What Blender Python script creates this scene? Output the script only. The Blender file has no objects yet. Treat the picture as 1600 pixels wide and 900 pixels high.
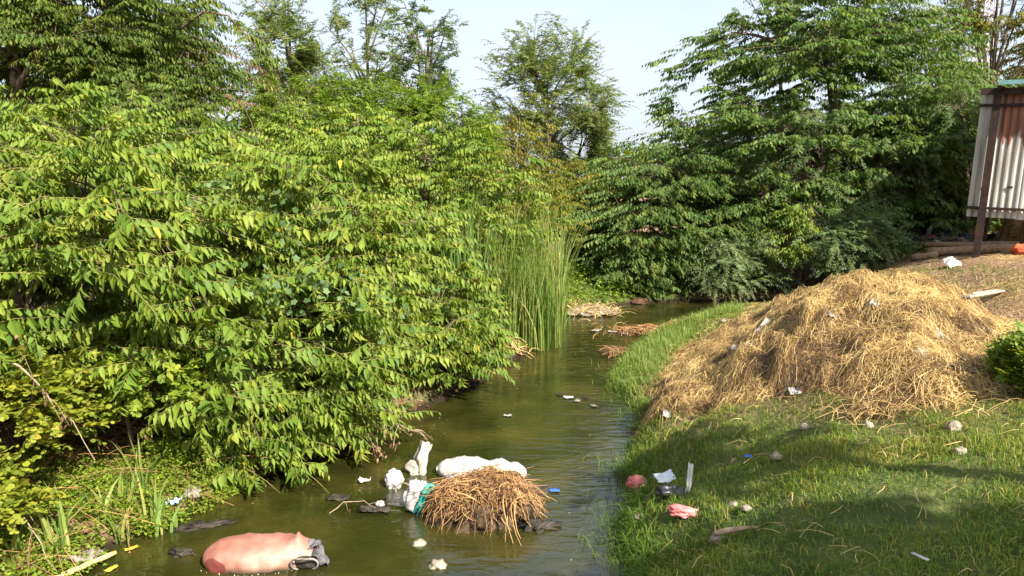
import bpy, math, random
import numpy as np
from mathutils import Vector, Matrix, noise as mnoise

# ------------------------------------------------------------------ camera, sky, sun, exposure
scene = bpy.context.scene
col = scene.collection
PITCH = math.radians(8.0)
CAM = np.array([0.0, 0.0, 3.0])
cam_d = bpy.data.cameras.new("camera")
cam_d.sensor_width = 36.0
cam_d.lens = 36.0 * 1142.0 / 1600.0
cam_d.clip_start = 0.05
cam_d.clip_end = 3000.0
cam = bpy.data.objects.new("camera", cam_d)
cam.location = CAM
cam.rotation_euler = (math.radians(90) - PITCH, 0, 0)
col.objects.link(cam)
scene.camera = cam

SUN_EL = math.radians(40.0)
SUN_AZ = math.atan2(0.62, -0.78)            # from +Y towards +X
S = Vector((math.sin(SUN_AZ) * math.cos(SUN_EL), math.cos(SUN_AZ) * math.cos(SUN_EL), math.sin(SUN_EL)))

world = bpy.data.worlds.new("World")
scene.world = world
world.use_nodes = True
wn = world.node_tree
wn.nodes.clear()
sky = wn.nodes.new("ShaderNodeTexSky")
sky.sky_type = 'NISHITA'
sky.sun_disc = False
sky.sun_elevation = SUN_EL
sky.sun_rotation = SUN_AZ
sky.air_density = 1.0
sky.dust_density = 4.0
sky.ozone_density = 1.0
bg = wn.nodes.new("ShaderNodeBackground")
bg.inputs['Strength'].default_value = 0.135
wo = wn.nodes.new("ShaderNodeOutputWorld")
veil = wn.nodes.new("ShaderNodeMix"); veil.data_type = 'RGBA'        # thin high haze that whitens the whole sky
veil.inputs[0].default_value = 0.72
veil.inputs[7].default_value = (2.55, 2.75, 3.1, 1)
wtc = wn.nodes.new("ShaderNodeTexCoord"); wmp = wn.nodes.new("ShaderNodeMapping"); wmp.inputs['Scale'].default_value = (1.6, 1.6, 5.0)
wnz = wn.nodes.new("ShaderNodeTexNoise"); wnz.inputs['Scale'].default_value = 1.7; wnz.inputs['Detail'].default_value = 5; wnz.inputs['Distortion'].default_value = .6
wmr = wn.nodes.new("ShaderNodeMapRange"); wmr.inputs['From Min'].default_value = .35; wmr.inputs['From Max'].default_value = .65; wmr.inputs['To Min'].default_value = .5; wmr.inputs['To Max'].default_value = .92
wn.links.new(wtc.outputs['Generated'], wmp.inputs[0]); wn.links.new(wmp.outputs[0], wnz.inputs['Vector']); wn.links.new(wnz.outputs['Fac'], wmr.inputs[0]); wn.links.new(wmr.outputs[0], veil.inputs[0])
wn.links.new(sky.outputs[0], veil.inputs[6])
wn.links.new(veil.outputs[2], bg.inputs[0])
wn.links.new(bg.outputs[0], wo.inputs[0])

sun_d = bpy.data.lights.new("sun", 'SUN')
sun_d.energy = 5.0
sun_d.angle = math.radians(0.5)
sun_d.color = (1.0, 0.94, 0.84)
sun = bpy.data.objects.new("sun", sun_d)
sun.rotation_euler = S.to_track_quat('Z', 'Y').to_euler()
sun.location = (20, -15, 25)
col.objects.link(sun)

scene.view_settings.view_transform = 'Standard'
scene.view_settings.look = 'None'
scene.view_settings.gamma = 1.0
scene.view_settings.exposure = 1.42
scene.render.engine = 'CYCLES'
cy = scene.cycles
cy.use_denoising = True
cy.max_bounces = 6
cy.diffuse_bounces = 3
cy.glossy_bounces = 3
cy.transmission_bounces = 4
cy.transparent_max_bounces = 6
cy.caustics_reflective = False
cy.caustics_refractive = False

rng = np.random.default_rng(7)
random.seed(7)

# ------------------------------------------------------------------ helpers
def norm(v):
    return v / np.maximum(np.linalg.norm(v, axis=-1, keepdims=True), 1e-9)

def vnoise(x, y, seed=0):
    x = np.asarray(x, float); y = np.asarray(y, float)
    xi = np.floor(x).astype(np.int64); yi = np.floor(y).astype(np.int64)
    fx = x - xi; fy = y - yi
    fx = fx * fx * (3 - 2 * fx); fy = fy * fy * (3 - 2 * fy)
    def h(a, b):
        n = (a * 374761393 + b * 668265263 + seed * 974711) & 0x7fffffff
        n = ((n ^ (n >> 13)) * 1274126177) & 0x7fffffff
        n = n ^ (n >> 16)
        return (n & 0xffff) / 65535.0
    return ((h(xi, yi) * (1 - fx) + h(xi + 1, yi) * fx) * (1 - fy) +
            (h(xi, yi + 1) * (1 - fx) + h(xi + 1, yi + 1) * fx) * fy)

def fbm(x, y, seed=0, octaves=3):
    s = 0; a = 1; t = 0
    for o in range(octaves):
        s = s + a * (vnoise(x * 2 ** o, y * 2 ** o, seed + o * 17) - 0.5); t += a; a *= 0.5
    return s / t * 2

def sstep(a, b, x):
    t = np.clip((x - a) / (b - a), 0, 1)
    return t * t * (3 - 2 * t)

class MB:
    """collects vertices / faces and links them as ONE mesh object"""
    def __init__(self):
        self.v = []; self.f = []; self.r = []; self.n = 0
    def add(self, v, f, mat=0, rnd=0.5):
        v = np.asarray(v, np.float32).reshape(-1, 3)
        f = np.asarray(f, np.int64)
        r = np.broadcast_to(np.asarray(rnd, np.float32), (len(v),))
        self.v.append(v); self.r.append(r); self.f.append((f + self.n, mat)); self.n += len(v)
        return self
    def mesh(self, name, mats, smooth=True):
        me = bpy.data.meshes.new(name)
        V = np.concatenate(self.v)
        loops = np.concatenate([f.ravel() for f, m in self.f])
        sizes = np.concatenate([np.full(len(f), f.shape[1]) for f, m in self.f])
        mi = np.concatenate([np.full(len(f), m) for f, m in self.f])
        me.vertices.add(len(V)); me.vertices.foreach_set("co", V.ravel())
        me.loops.add(len(loops)); me.loops.foreach_set("vertex_index", loops.astype(np.int32))
        me.polygons.add(len(sizes))
        starts = np.concatenate([[0], np.cumsum(sizes)[:-1]])
        me.polygons.foreach_set("loop_start", starts.astype(np.int32))
        if not isinstance(mats, (list, tuple)): mats = [mats]
        for m in mats: me.materials.append(m)
        me.polygons.foreach_set("material_index", mi.astype(np.int32))
        me.polygons.foreach_set("use_smooth", np.full(len(sizes), bool(smooth)))
        at = me.attributes.new("rnd", 'FLOAT', 'POINT')
        at.data.foreach_set("value", np.concatenate(self.r).astype(np.float32))
        me.update(calc_edges=True)
        me.validate()
        return me
    def build(self, name, mats, parent=None, smooth=True, origin=None):
        if origin is not None:
            o3 = np.asarray(origin, np.float32)
            self.v = [v - o3 for v in self.v]
        o = bpy.data.objects.new(name, self.mesh(name, mats, smooth))
        col.objects.link(o)
        if parent is not None: o.parent = parent
        elif origin is not None: o.location = tuple(float(c) for c in origin)
        return o

def tag(o, label=None, cat=None, group=None, kind=None):
    if label: o['label'] = label
    if cat: o['category'] = cat
    if group: o['group'] = group
    if kind: o['kind'] = kind
    return o

def thing(name, loc, label, cat, group=None):
    o = bpy.data.objects.new(name, None)
    o.empty_display_size = 0.2
    o.location = tuple(float(c) for c in loc)
    col.objects.link(o)
    return tag(o, label, cat, group)

def tubes(mb, P, r, k=4, mat=0, rnd=0.5, cap=False):
    """P (N,M,3) polylines, r (N,M) or (M,) radii"""
    P = np.asarray(P, float)
    if P.ndim == 2: P = P[None]
    N, M, _ = P.shape
    r = np.broadcast_to(np.asarray(r, float), (N, M))
    T = norm(np.gradient(P, axis=1))
    ref = np.where(np.abs(T[:, :1, 2:3]) > 0.85, np.array([1.0, 0.1, 0]), np.array([0.1, 0, 1.0]))
    A = norm(np.cross(T, np.broadcast_to(ref, T.shape))); B = np.cross(T, A)
    an = np.arange(k) / k * 2 * np.pi
    ring = (A[:, :, None, :] * np.cos(an)[None, None, :, None] + B[:, :, None, :] * np.sin(an)[None, None, :, None])
    V = P[:, :, None, :] + ring * r[:, :, None, None]
    idx = np.arange(N * M * k).reshape(N, M, k)
    a = idx[:, :-1, :]; b = np.roll(a, -1, 2); c = idx[:, 1:, :]; d = np.roll(c, -1, 2)
    F = np.stack([a, b, d, c], -1).reshape(-1, 4)
    R = np.repeat(np.broadcast_to(np.asarray(rnd, float), (N,)), M * k)
    base = mb.n
    mb.add(V.reshape(-1, 3), F, mat, R)
    if cap:
        for i in range(N):
            mb.f.append((base + idx[i, 0][::-1][None, :], mat)); mb.f.append((base + idx[i, -1][None, :], mat))

def box(mb, c, s, rot=0.0, mat=0, rnd=0.5, M=None):
    x, y, z = [q / 2 for q in s]
    V = np.array([[-x, -y, -z], [x, -y, -z], [x, y, -z], [-x, y, -z], [-x, -y, z], [x, -y, z], [x, y, z], [-x, y, z]])
    if M is not None: V = V @ np.asarray(M).T
    cr, sr = math.cos(rot), math.sin(rot)
    V = V @ np.array([[cr, sr, 0], [-sr, cr, 0], [0, 0, 1]]) + np.asarray(c)
    F = [[0, 3, 2, 1], [4, 5, 6, 7], [0, 1, 5, 4], [1, 2, 6, 5], [2, 3, 7, 6], [3, 0, 4, 7]]
    mb.add(V, F, mat, rnd)

# ------------------------------------------------------------------ materials
def mat_new(name):
    m = bpy.data.materials.new(name); m.use_nodes = True
    nt = m.node_tree; nt.nodes.clear()
    out = nt.nodes.new("ShaderNodeOutputMaterial")
    return m, nt, out

def ramp(nt, stops):
    n = nt.nodes.new("ShaderNodeValToRGB")
    e = n.color_ramp.elements
    while len(e) > 1: e.remove(e[-1])
    e[0].position = stops[0][0]; e[0].color = (*stops[0][1], 1)
    for p, c in stops[1:]:
        q = e.new(p); q.color = (*c, 1)
    return n

def leaf_mat(name, stops, transl=0.28, rough=0.55, spec=0.22):
    m, nt, out = mat_new(name)
    at = nt.nodes.new("ShaderNodeAttribute"); at.attribute_name = "rnd"
    rp = ramp(nt, stops)
    nt.links.new(at.outputs['Fac'], rp.inputs[0])
    pb = nt.nodes.new("ShaderNodeBsdfPrincipled")
    pb.inputs['Roughness'].default_value = rough
    pb.inputs['Specular IOR Level'].default_value = spec
    nt.links.new(rp.outputs[0], pb.inputs['Base Color'])
    tr = nt.nodes.new("ShaderNodeBsdfTranslucent")
    hs = nt.nodes.new("ShaderNodeMix"); hs.data_type = 'RGBA'; hs.blend_type = 'MULTIPLY'
    hs.inputs[0].default_value = 1.0
    nt.links.new(rp.outputs[0], hs.inputs[6]); hs.inputs[7].default_value = (1.7, 1.6, 0.5, 1)
    nt.links.new(hs.outputs[2], tr.inputs[0])
    mx = nt.nodes.new("ShaderNodeMixShader"); mx.inputs[0].default_value = transl
    nt.links.new(pb.outputs[0], mx.inputs[1]); nt.links.new(tr.outputs[0], mx.inputs[2])
    nt.links.new(mx.outputs[0], out.inputs[0])
    return m

def solid_mat(name, c1, c2=None, scale=8.0, rough=0.7, spec=0.3, bump=0.0, bscale=40.0, attr=False, detail=4.0, lo=0.35, hi=0.65, stretch=None, transl=0.0):
    m, nt, out = mat_new(name)
    pb = nt.nodes.new("ShaderNodeBsdfPrincipled")
    pb.inputs['Roughness'].default_value = rough
    pb.inputs['Specular IOR Level'].default_value = spec
    c2 = c2 or c1
    tc = nt.nodes.new("ShaderNodeTexCoord"); src = tc.outputs['Object']
    if stretch:
        mp = nt.nodes.new("ShaderNodeMapping"); mp.inputs['Scale'].default_value = stretch
        nt.links.new(src, mp.inputs[0]); src = mp.outputs[0]
    if attr:
        at = nt.nodes.new("ShaderNodeAttribute"); at.attribute_name = "rnd"; fac = at.outputs['Fac']
    else:
        nz = nt.nodes.new("ShaderNodeTexNoise"); nz.inputs['Scale'].default_value = scale
        nz.inputs['Detail'].default_value = detail
        nt.links.new(src, nz.inputs['Vector']); fac = nz.outputs['Fac']
    rp = ramp(nt, [(lo, c1), (hi, c2)])
    nt.links.new(fac, rp.inputs[0])
    nt.links.new(rp.outputs[0], pb.inputs['Base Color'])
    if bump:
        nb = nt.nodes.new("ShaderNodeTexNoise"); nb.inputs['Scale'].default_value = bscale; nb.inputs['Detail'].default_value = 5
        nt.links.new(src, nb.inputs['Vector'])
        bp = nt.nodes.new("ShaderNodeBump"); bp.inputs['Strength'].default_value = bump; bp.inputs['Distance'].default_value = 0.02
        nt.links.new(nb.outputs['Fac'], bp.inputs['Height']); nt.links.new(bp.outputs[0], pb.inputs['Normal'])
    if transl:
        tr = nt.nodes.new("ShaderNodeBsdfTranslucent"); nt.links.new(rp.outputs[0], tr.inputs[0])
        mx = nt.nodes.new("ShaderNodeMixShader"); mx.inputs[0].default_value = transl
        nt.links.new(pb.outputs[0], mx.inputs[1]); nt.links.new(tr.outputs[0], mx.inputs[2])
        nt.links.new(mx.outputs[0], out.inputs[0])
    else:
        nt.links.new(pb.outputs[0], out.inputs[0])
    return m

M = {}
M['hedge'] = leaf_mat("leaf_cherry", [(0.0, (0.055, 0.11, 0.016)), (0.45, (0.125, 0.19, 0.022)), (0.8, (0.19, 0.235, 0.03)), (0.982, (0.23, 0.25, 0.04)), (0.99, (0.36, 0.3, 0.03)), (1.0, (0.34, 0.2, 0.04))])
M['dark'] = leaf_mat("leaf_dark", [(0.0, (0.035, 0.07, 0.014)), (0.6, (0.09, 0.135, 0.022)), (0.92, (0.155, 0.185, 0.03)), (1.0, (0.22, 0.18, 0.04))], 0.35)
M['rtree'] = leaf_mat("leaf_right", [(0.0, (0.035, 0.078, 0.02)), (0.6, (0.09, 0.15, 0.034)), (0.95, (0.155, 0.205, 0.045)), (1.0, (0.25, 0.17, 0.05))], 0.35)
M['feather'] = leaf_mat("leaf_feather", [(0.0, (0.05, 0.09, 0.03)), (0.6, (0.075, 0.125, 0.035)), (1.0, (0.12, 0.15, 0.04))], 0.35)
M['blue'] = leaf_mat("leaf_bluegreen", [(0.0, (0.06, 0.115, 0.045)), (0.6, (0.125, 0.195, 0.08)), (1.0, (0.19, 0.25, 0.125))], 0.35)
M['bright'] = leaf_mat("leaf_bright", [(0.0, (0.08, 0.16, 0.015)), (0.6, (0.14, 0.22, 0.022)), (1.0, (0.2, 0.25, 0.03))], 0.4)
M['yellow'] = leaf_mat("leaf_yellow", [(0.0, (0.07, 0.10, 0.015)), (0.5, (0.14, 0.16, 0.02)), (0.85, (0.22, 0.2, 0.025)), (1.0, (0.3, 0.17, 0.03))], 0.4)
M['lime'] = leaf_mat("leaf_lime", [(0.0, (0.08, 0.12, 0.015)), (0.4, (0.17, 0.21, 0.02)), (0.8, (0.27, 0.28, 0.03)), (1.0, (0.36, 0.3, 0.04))], 0.35)
M['dusty'] = leaf_mat("leaf_dusty", [(0.0, (0.10, 0.165, 0.05)), (0.65, (0.155, 0.21, 0.065)), (1.0, (0.24, 0.21, 0.07))], 0.3)
M['drybrown'] = leaf_mat("leaf_dry", [(0.0, (0.14, 0.09, 0.045)), (0.5, (0.2, 0.12, 0.06)), (1.0, (0.27, 0.16, 0.09))], 0.2)
M['vine'] = leaf_mat("leaf_vine", [(0.0, (0.06, 0.11, 0.04)), (0.6, (0.10, 0.165, 0.055)), (1.0, (0.14, 0.19, 0.07))], 0.2)
M['grass'] = leaf_mat("grass_blade", [(0.0, (0.045, 0.095, 0.013)), (0.45, (0.095, 0.17, 0.02)), (0.8, (0.175, 0.23, 0.028)), (0.9, (0.32, 0.27, 0.06)), (1.0, (0.42, 0.31, 0.12))], 0.3)
M['weed'] = leaf_mat("weed_leaf", [(0.0, (0.07, 0.13, 0.012)), (0.6, (0.16, 0.23, 0.02)), (1.0, (0.24, 0.28, 0.03))], 0.3)
M['reed'] = leaf_mat("reed_blade", [(0.0, (0.055, 0.12, 0.03)), (0.5, (0.12, 0.2, 0.04)), (0.85, (0.21, 0.26, 0.055)), (1.0, (0.34, 0.3, 0.1))], 0.3)
M['straw'] = leaf_mat("straw", [(0.0, (0.06, 0.036, 0.02)), (0.25, (0.20, 0.12, 0.048)), (0.6, (0.46, 0.315, 0.12)), (1.0, (0.60, 0.45, 0.195))], 0.1, 0.55, 0.3)
M['stalk'] = leaf_mat("dry_stalk", [(0.0, (0.09, 0.05, 0.025)), (0.5, (0.28, 0.15, 0.06)), (1.0, (0.46, 0.28, 0.11))], 0.0, 0.6, 0.3)
M['litter'] = leaf_mat("leaf_litter", [(0.0, (0.06, 0.035, 0.02)), (0.6, (0.16, 0.08, 0.04)), (1.0, (0.3, 0.17, 0.09))], 0.1)
M['bark'] = solid_mat("bark", (0.09, 0.065, 0.045), (0.17, 0.13, 0.09), 14, 0.9, 0.2, 0.5, 30)
M['twig'] = solid_mat("twig", (0.16, 0.15, 0.04), (0.22, 0.2, 0.06), 10, 0.8, 0.2)
M['deadwood'] = solid_mat("dead_wood", (0.22, 0.16, 0.1), (0.34, 0.26, 0.17), 14, 0.9, 0.2, 0.4, 40)
# ------------------------------------------------------------------ terrain
RIGHT = [(-.2, -40), (-.1, 0), (.4, 3.0), (.72, 4.6), (.95, 5.3), (.92, 6.0), (1.2, 6.6), (1.15, 7.3), (1.42, 8.1), (1.75, 9.4), (1.5, 10.8), (1.95, 12.3), (2.9, 14.4), (4.9, 16.6), (7.5, 17.4)]
FAR = [(8.5, 18.4), (6, 18.9), (3.4, 18.6)]
LEFT = [(2.5, 18.0), (1.3, 16.6), (1.0, 15.6), (.75, 14.4), (.45, 13.2), (0, 12.3), (-.5, 10.9), (-1.8, 8.4), (-2.75, 7.0), (-3.4, 5.6), (-3.9, 4), (-4.2, 0), (-4.5, -40)]
POLY = np.array(RIGHT + FAR + LEFT, float)
NR = len(RIGHT)

def seg_dist(x, y, poly):
    """distance to a closed polygon, index of nearest segment, inside?"""
    n = len(poly)
    best = np.full(x.shape, 1e9); bi = np.zeros(x.shape, int); ins = np.zeros(x.shape, bool)
    for i in range(n):
        ax, ay = poly[i]; bx, by = poly[(i + 1) % n]
        dx, dy = bx - ax, by - ay
        t = np.clip(((x - ax) * dx + (y - ay) * dy) / (dx * dx + dy * dy), 0, 1)
        d = np.hypot(x - ax - t * dx, y - ay - t * dy)
        m = d < best
        best = np.where(m, d, best); bi = np.where(m, i, bi)
        c = ((ay > y) != (by > y))
        if dy != 0:
            c = c & (x < dx * (y - ay) / dy + ax)
        ins ^= c
    return best, bi, ins

HEAP = np.array([(1.45, 8.3), (2.3, 7.5), (2.9, 7.15), (3.35, 6.75), (3.75, 6.1), (4.6, 6.6), (5.4, 7.8), (6.1, 9.1), (6.4, 11), (5.6, 12.8), (4.3, 13), (2.9, 11.8), (2.0, 10.0)])

def ground0(x, y):
    x = np.asarray(x, float); y = np.asarray(y, float)
    d, i, ins = seg_dist(x, y, POLY)
    d = d + (0.26 * fbm(x * 1.6, y * 1.6, 3) + .10 * fbm(x * 4, y * 4, 4)) * np.minimum(1, d * 4)
    d = np.maximum(d, 0)
    right = i < NR
    fb = sstep(8.2, 10.5, y)                      # the bank is low beyond the heap's near end
    zr = 0.07 * (1 - np.exp(-d / 0.10)) + (0.86 - .5 * fb) * (1 - np.exp(-d / (1.0 + .6 * fb))) + 0.07 * np.minimum(d, 12) + 0.05 * np.clip(x - 3, 0, 9) + .55 * fb * sstep(6.8, 9.6, x)
    zl = 0.10 * (1 - np.exp(-d / 0.1)) + 0.65 * (1 - np.exp(-d / 2.2)) + 0.03 * np.minimum(d, 20)
    z = np.where(right, zr, zl)
    z = z + (0.05 * fbm(x * 2.1, y * 2.1, 11) + 0.02 * fbm(x * 7, y * 7, 12)) * np.minimum(1, d * 3)
    return np.where(ins, -np.minimum(0.5, 0.7 * d) - 0.01, np.maximum(z, 0.012))

def heap_h(x, y):
    """height of straw above the ground (0 outside)"""
    d, i, ins = seg_dist(x, y, HEAP)
    d = np.where(ins, d, -d) + 0.22 * fbm(x * 1.7, y * 1.7, 21)
    h = 0.30 * (1 - np.exp(-np.maximum(d, 0) / 0.9)) + 0.03 * sstep(-.1, .1, d)
    def g(cx, cy, rx, ry, a):
        return a * np.exp(-((x - cx) / rx) ** 2 - ((y - cy) / ry) ** 2)
    h = h + (g(4.85, 10.2, 1.2, 1.5, .60) + g(4.15, 8.6, .95, 1.1, .24) + g(5.3, 9.2, .8, .9, .12)) * sstep(0, .5, d)
    # overhanging step: left edge of the front lobe
    for (ax, ay, bx, by, amp, fall) in ((2.62, 7.35, 3.75, 8.75, .30, 1.0), (2.35, 7.9, 3.0, 8.9, .10, .5)):
        dx, dy = bx - ax, by - ay; L = math.hypot(dx, dy); dx /= L; dy /= L
        wob = 0.10 * fbm(x * 3, y * 3, 31)
        s = (x - ax) * dy - (y - ay) * dx + wob
        t = ((x - ax) * dx + (y - ay) * dy) / L
        win = sstep(-.15, .15, t) * (1 - sstep(.85, 1.2, t))
        h = h + amp * win * sstep(-.06, .06, s) * np.exp(-np.maximum(s, 0) / fall) * sstep(0, .2, d)
    h = h + (0.13 * fbm(x * 1.9, y * 1.9, 41) + 0.13 * fbm(x * 4.5, y * 4.5, 43, 3) + 0.045 * fbm(x * 12, y * 12, 44, 2)) * sstep(.0, .4, d)
    return np.where(d > -.1, np.maximum(h, 0), 0)

def surf(x, y):
    return ground0(x, y) + heap_h(x, y)

FWD = np.array([0, math.cos(PITCH), -math.sin(PITCH)]); UP = np.array([0, math.sin(PITCH), math.cos(PITCH)])
def ray(px, py):
    return np.array([(px - 800) / 1142.0, 0, 0]) + FWD + UP * ((450 - py) / 1142.0)
def at(px, py, dz=0.0, f=None):
    """world point on the ground (or water) seen at photograph pixel px, py"""
    d = ray(px, py); f = f or surf
    ts = np.concatenate([np.arange(2.0, 30, .02), np.arange(30, 120, .5)])
    P = CAM + ts[:, None] * d
    g = np.maximum(f(P[:, 0], P[:, 1]), 0.0)
    k = np.argmax(P[:, 2] < g + dz)
    p = P[k].copy(); p[2] = g[k]
    return p
def proj(P):
    q = P - CAM
    z = q @ FWD
    return 800 + 1142 * q[..., 0] / z, 450 - 1142 * (q @ UP) / z, z

def axis(lo, hi, step, ext_lo, ext_hi, g=1.25):
    c = list(np.arange(lo, hi + 1e-6, step)); a = []; s = step; v = lo
    while v > ext_lo: s *= g; v -= s; a.append(v)
    b = []; s = step; v = c[-1]
    while v < ext_hi: s *= g; v += s; b.append(v)
    return np.array(a[::-1] + c + b)
gx = axis(-5.5, 11.0, .125, -900, 900); gy = axis(2.0, 20.0, .125, -300, 1500)
GX, GY = np.meshgrid(gx, gy)
GZ = ground0(GX.ravel(), GY.ravel())
V = np.stack([GX.ravel(), GY.ravel(), GZ], 1)
ni, nj = GX.shape
I = np.arange(ni * nj).reshape(ni, nj)
F = np.stack([I[:-1, :-1], I[:-1, 1:], I[1:, 1:], I[1:, :-1]], -1).reshape(-1, 4)
mb = MB(); 
# rnd on the ground: how dry and straw-strewn it is (1 near the heap and the shed)
hd, _, hin = seg_dist(V[:, 0], V[:, 1], HEAP)
dryness = np.where(hin, 1, np.exp(-hd / .35))
dryness = np.maximum(dryness, sstep(8.2, 10.0, V[:, 1]) * sstep(4.2, 5.4, V[:, 0]))
dryness = np.maximum(dryness, 0.75 * sstep(-1.0, -2.5, V[:, 0] - 0.2 * (V[:, 1] - 8)))
mb.add(V, F, 0, dryness)

m, nt, out = mat_new("soil")
pb = nt.nodes.new("ShaderNodeBsdfPrincipled"); pb.inputs['Roughness'].default_value = 0.95; pb.inputs['Specular IOR Level'].default_value = 0.1
tc = nt.nodes.new("ShaderNodeTexCoord")
n1 = nt.nodes.new("ShaderNodeTexNoise"); n1.inputs['Scale'].default_value = 2.2; n1.inputs['Detail'].default_value = 8
n2 = nt.nodes.new("ShaderNodeTexNoise"); n2.inputs['Scale'].default_value = 25; n2.inputs['Detail'].default_value = 6
nt.links.new(tc.outputs['Object'], n1.inputs['Vector']); nt.links.new(tc.outputs['Object'], n2.inputs['Vector'])
r1 = ramp(nt, [(.35, (.04, .06, .015)), (.6, (.085, .10, .03))])
r2 = ramp(nt, [(.3, (.09, .055, .03)), (.5, (.2, .125, .07)), (.7, (.38, .27, .155))])
nt.links.new(n1.outputs['Fac'], r1.inputs[0]); nt.links.new(n2.outputs['Fac'], r2.inputs[0])
a = nt.nodes.new("ShaderNodeAttribute"); a.attribute_name = "rnd"
mx = nt.nodes.new("ShaderNodeMix"); mx.data_type = 'RGBA'
nt.links.new(a.outputs['Fac'], mx.inputs[0]); nt.links.new(r1.outputs[0], mx.inputs[6]); nt.links.new(r2.outputs[0], mx.inputs[7])
sxz = nt.nodes.new("ShaderNodeSeparateXYZ"); nt.links.new(tc.outputs['Object'], sxz.inputs[0])
wet = nt.nodes.new("ShaderNodeMapRange"); wet.inputs['From Min'].default_value = .03; wet.inputs['From Max'].default_value = .11; nt.links.new(sxz.outputs['Z'], wet.inputs[0])
mw = nt.nodes.new("ShaderNodeMix"); mw.data_type = 'RGBA'; nt.links.new(wet.outputs[0], mw.inputs[0]); mw.inputs[6].default_value = (.022, .017, .010, 1); nt.links.new(mx.outputs[2], mw.inputs[7])
bp = nt.nodes.new("ShaderNodeBump"); bp.inputs['Strength'].default_value = .8; bp.inputs['Distance'].default_value = .04
nt.links.new(n2.outputs['Fac'], bp.inputs['Height']); nt.links.new(bp.outputs[0], pb.inputs['Normal'])
nt.links.new(mw.outputs[2], pb.inputs['Base Color']); nt.links.new(pb.outputs[0], out.inputs[0])
tag(mb.build("ground", m), kind='structure')

# water: murky, reflecting, gently rippled
m, nt, out = mat_new("murky_water")
pb = nt.nodes.new("ShaderNodeBsdfPrincipled"); pb.inputs['Roughness'].default_value = 0.03; pb.inputs['IOR'].default_value = 1.62
tc = nt.nodes.new("ShaderNodeTexCoord")
n1 = nt.nodes.new("ShaderNodeTexNoise"); n1.inputs['Scale'].default_value = 1.1; n1.inputs['Detail'].default_value = 5
nt.links.new(tc.outputs['Object'], n1.inputs['Vector'])
r1 = ramp(nt, [(.32, (.012, .014, .003)), (.5, (.024, .025, .005)), (.68, (.048, .041, .009))])
nt.links.new(n1.outputs['Fac'], r1.inputs[0]); nt.links.new(r1.outputs[0], pb.inputs['Base Color'])
mp = nt.nodes.new("ShaderNodeMapping"); mp.inputs['Scale'].default_value = (2.2, 5.5, 1); mp.inputs['Rotation'].default_value = (0, 0, .2)
nt.links.new(tc.outputs['Object'], mp.inputs[0])
n2 = nt.nodes.new("ShaderNodeTexNoise"); n2.inputs['Scale'].default_value = 1.6; n2.inputs['Detail'].default_value = 4; n2.inputs['Distortion'].default_value = .6
nt.links.new(mp.outputs[0], n2.inputs['Vector'])
bp = nt.nodes.new("ShaderNodeBump"); bp.inputs['Strength'].default_value = .34; bp.inputs['Distance'].default_value = .035
nt.links.new(n2.outputs['Fac'], bp.inputs['Height']); nt.links.new(bp.outputs[0], pb.inputs['Normal'])
nt.links.new(pb.outputs[0], out.inputs[0])
wx = np.array([-12, 14.]); wy = np.array([-41., 21.])
mb = MB(); mb.add([[-12, -41, 0], [14, -41, 0], [14, 21, 0], [-12, 21, 0]], [[0, 1, 2, 3]])
tag(mb.build("water", m), kind='structure')

# ------------------------------------------------------------------ foliage generator
T_NEAR = (np.array([[0, 0, 0], [.28, .5, .10], [.28, -.5, .10], [.66, .36, .04], [.66, -.36, .04], [1, 0, -.14], [.28, 0, .02], [.66, 0, -.02]]),
          np.array([[0, 6, 1], [0, 2, 6], [1, 6, 7], [1, 7, 3], [6, 2, 4], [6, 4, 7], [3, 7, 5], [7, 4, 5]]))
T_MID = (np.array([[0, 0, 0], [.36, .5, .08], [.36, -.5, .08], [1, 0, -.12], [.42, 0, -.02]]), np.array([[0, 4, 1], [0, 2, 4], [1, 4, 3], [4, 2, 3]]))
T_FAR = (np.array([[0, 0, 0], [.38, .5, .07], [.38, -.5, .07], [1, 0, -.06]]), np.array([[0, 3, 1], [0, 2, 3]]))
T_ROUND = (np.array([[0, 0, 0], [.25, .5, .05], [.25, -.5, .05], [.75, .48, .03], [.75, -.48, .03], [1, 0, 0]]),
           np.array([[0, 2, 1], [1, 2, 4], [1, 4, 3], [3, 4, 5]]))
_a = np.linspace(0, 2 * np.pi, 11)[:-1]
_rr = np.where(np.arange(10) % 2 == 0, .55, .36)
T_LOBED = (np.concatenate([[[.45, 0, -.03]], np.stack([.45 + _rr * np.cos(_a), _rr * np.sin(_a) * 1.05, .04 * np.cos(3 * _a)], 1)]),
           np.array([[0, 1 + k, 1 + (k + 1) % 10] for k in range(10)]))
T_SLIVER = (np.array([[0, 0, 0], [.5, .5, .0], [.5, -.5, .0], [1, 0, 0]]), np.array([[0, 2, 3], [0, 3, 1]]))

def put_leaves(mb, LF, tpl, mat=0):
    """LF: dict of arrays p, d, w, len, wid, rnd"""
    tv, tf = tpl
    n = len(LF['p'])
    if n == 0: return
    N3 = np.cross(LF['d'], LF['w'])
    V = (LF['p'][:, None] + tv[None, :, 0:1] * (LF['d'] * LF['len'][:, None])[:, None]
         + tv[None, :, 1:2] * (LF['w'] * LF['wid'][:, None])[:, None] + tv[None, :, 2:3] * (N3 * LF['len'][:, None])[:, None])
    F = (np.arange(n)[:, None, None] * len(tv) + tf[None]).reshape(-1, 3)
    mb.add(V.reshape(-1, 3), F, mat, np.repeat(LF['rnd'], len(tv)))

def sub(LF, m): return {k: v[m] for k, v in LF.items()}

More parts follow.
